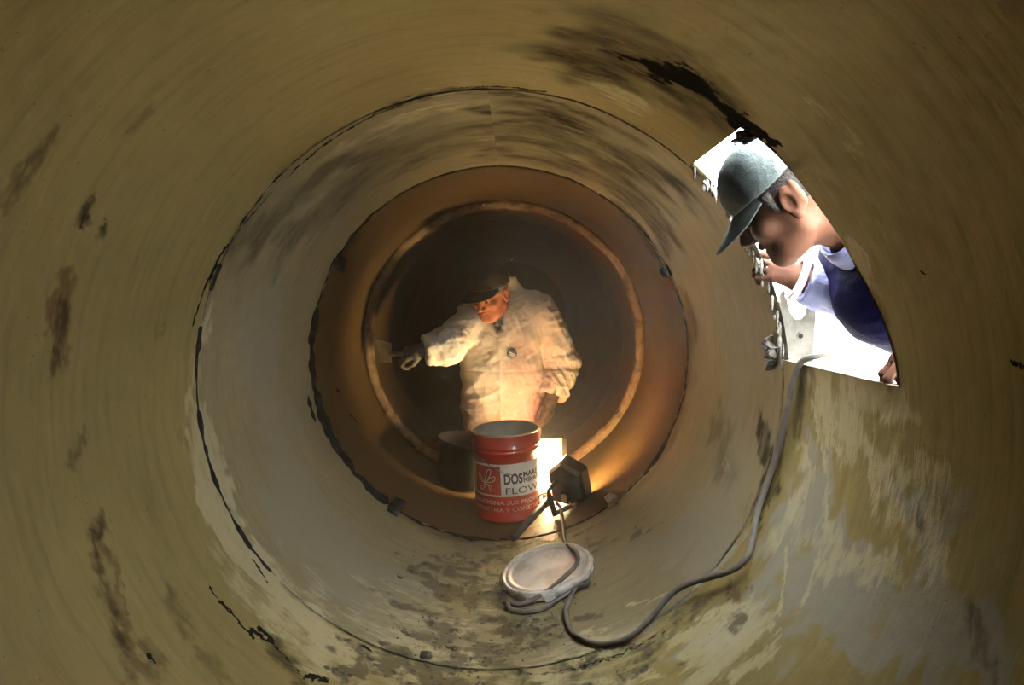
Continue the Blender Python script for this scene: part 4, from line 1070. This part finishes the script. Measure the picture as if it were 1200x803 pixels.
# right hand on the far edge, left hand on the lower edge
build_hand(F, WR2, (-.85, .18, .42), (-.35, -.80, .40), (.6, 1.0, .8), .95, thumb=1)
build_hand(F, WL2, (-.86, .0, -.52), (-.5, .0, .86), (.45, .8, .6), .92, thumb=1)
fields_obj('body', F, M_SKIN2, p2)
for q in (-1, 1): adopt(MB().sphere(T2h((q*.032, .0795, -.004)), .0108, 12, 8).build('eye', M_EYE), p2)
F = Field(*[np.arange(H2[i]-.15, H2[i]+.15, .003) for i in range(3)])
F.ell(T2h((0, -.021, .034)), (.0795, .098, .088), .01, M=HM2); F.limb(T2h((0, -.085, .0)), T2h((0, -.082, -.05)), .045, .032, .03, flat=(HM2[:, 1], .6))
F.cut(T2h((0, .022, 0)), HM2 @ np.array([0, 1, .12])); F.cut(T2h((0, 0, .070)), HM2[:, 2]); F.cut(T2h((0, .030, .002)), HM2 @ np.array([0, 1.0, -.75])); F.cut(T2h((0, -.03, -.062)), HM2 @ np.array([0, .2, -1]))
for q in (-1, 1): F.ell(T2h((q*.082, -.012, -.012)), (.018, .021, .034), .004, 'sub', HM2)
fields_obj('hair', F, M_HAIR2, p2)
for q in (-1, 1):           # sideburns and the cropped hair over the ears
    pts = [T2h((q*.0745, .022, .030)), T2h((q*.0755, .020, .008)), T2h((q*.0715, .016, -.020))]
    adopt(MB().tube(curve_pts(pts, 4), [.012, .0115, .011, .010, .009, .008, .007, .006, .004], 8).build('sideburn', M_HAIR2), p2)
build_cap('cap', H2, HM2, HS2*1.10, M_CAPG, M_CAPG, p2, visor=.076, droop=.30, zc=.038, tilt=-.24)
# jacket: shade-coloured body and left sleeve, pale collar, sunlit-coloured right sleeve
F = Field(axis_grid([(.64, 1.05, .006), (1.05, 1.46, .012)]), axis_grid([(.90, 1.52, .006)]), axis_grid([(.74, 1.26, .006)]))
core2(F, .014); F.limb(SL2, EL2, .078, .066, .04); F.limb(EL2, WL2, .064, .050, .03); F.limb((.84, 1.10, 1.11), (.775, 1.118, 1.125), .055, .032, .03)
F.limb((.88, 1.215, 1.13), (.80, 1.21, 1.15), .080, .074, .03)
F.limb((.785, 1.10, 1.11), (.83, 1.05, .96), .040, .045, .03)
F.limb((.80, 1.215, 1.15), (.66, 1.205, 1.185), .066, .072, .008, 'sub'); F.ell(H2, (.105, .125, .125), .01, 'sub', HM2)
d_ = np.array(WL2)-np.array(EL2); d_ /= np.linalg.norm(d_); F.limb(np.array(WL2)+d_*.03, np.array(WL2)+d_*.10, .06, .065, .004, 'sub')
fields_obj('jacket', F, M_JACKET, p2, lambda V: folds(V, 51, .008, [((.5, -.2, -.8), 22, 7), ((1, .3, .2), 16, 6)]))
F = Field(np.arange(.66, 1.06, .005), np.arange(1.26, 1.50, .005), np.arange(.84, 1.20, .005))
F.limb(SR2, ER2, .078, .070, .04); F.limb(ER2, WR2, .068, .050, .03)
d_ = np.array(WR2)-np.array(ER2); d_ /= np.linalg.norm(d_); F.limb(np.array(WR2)+d_*.028, np.array(WR2)+d_*.10, .06, .065, .004, 'sub'); F.limb(np.array(WR2)-d_*.02, np.array(WR2)+d_*.06, .040, .044, .004, 'sub')
fields_obj('sleeve', F, M_SLEEVE, p2, lambda V: folds(V, 61, .008, [((-.9, .1, .4), 26, 8), ((-.4, .2, -.9), 20, 7)]))
M_CUFF = cloth_mat('reddish_cuff', (.50, .36, .36), (.4, .3, .3), .3)
cz = Vector((0, 0, 1)).rotation_difference(Vector(d_)).to_matrix().to_4x4()
adopt(MB().lathe([(.052, -.012), (.0545, -.006), (.053, .004), (.047, .005), (.046, -.010)], 24, Matrix.Translation(Vector(WR2)+Vector(d_)*.014) @ cz, close=True).build('cuff', M_CUFF), p2)
# turned collar standing round the neck
vs = []; na = 30
nk = frame((.80, 0, -.35), (.0, 1, 0))
c0 = np.array((.790, 1.209, 1.150)); ax = np.array((-.90, -.03, .26)); ax /= np.linalg.norm(ax); e1 = np.array((0, 1, 0.)); e1 -= ax*(e1@ax); e1 /= np.linalg.norm(e1); e2 = np.cross(ax, e1)
for k in range(na+1):
    a = math.radians(28 + 304*k/na) + math.radians(-90); rr = .079; opn = 1-.3*abs(k/na*2-1)
    d0 = e1*math.cos(a) + e2*math.sin(a)
    for r_, h_ in ((.082, -.020), (.074, .020), (.079, .026), (.092, .0), (.098, -.026*opn)): vs.append(c0 + d0*r_ + ax*h_)
adopt(mesh_obj('collar', vs, [(5*k+i, 5*k+i+1, 5*k+6+i, 5*k+5+i) for k in range(na) for i in range(4)], M_COLLAR), p2)
F = Field(np.arange(1.08, 1.50, .012), np.arange(.98, 1.46, .012), np.arange(.0, 1.02, .012)); legs2(F, .012)
fields_obj('trousers', F, M_TROUS, p2, lambda V: folds(V, 71, .008, [((0, 0, 1), 16, 6)]))
for y in (1.12, 1.33):
    F = Field(np.arange(1.12, 1.44, .008), np.arange(y-.08, y+.08, .008), np.arange(-.05, .16, .008))
    F.limb((1.33, y, .09), (1.33, y, .02), .052, .048, .02); F.limb((1.34, y, .012), (1.20, y, .008), .040, .036, .02); F.cut((0, 0, -.029), (0, 0, -1))
    fields_obj('boot', F, M_BOOT, p2)

# ------------------------------------------------------------------ dusty air in the pipe
m, nt, b = new_mat('dusty_air'); nt.nodes.remove(b)
vs_ = nd(nt, 'ShaderNodeVolumeScatter'); vs_.inputs['Color'].default_value = (.93, .90, .84, 1); vs_.inputs['Density'].default_value = HAZE
vs_.inputs['Anisotropy'].default_value = .25
nt.links.new(vs_.outputs[0], nt.nodes['Material Output'].inputs['Volume'])
hz = MB().lathe([(.001, 0), (.69, 0), (.69, 6.4), (.001, 6.4)], 40, Matrix.Translation((0, .95, R)) @ Matrix.Rotation(-PI/2, 4, 'X')).build('haze', m)
meta(hz, 'thin dusty haze hanging in the air of the pipe', 'haze', kind='stuff')
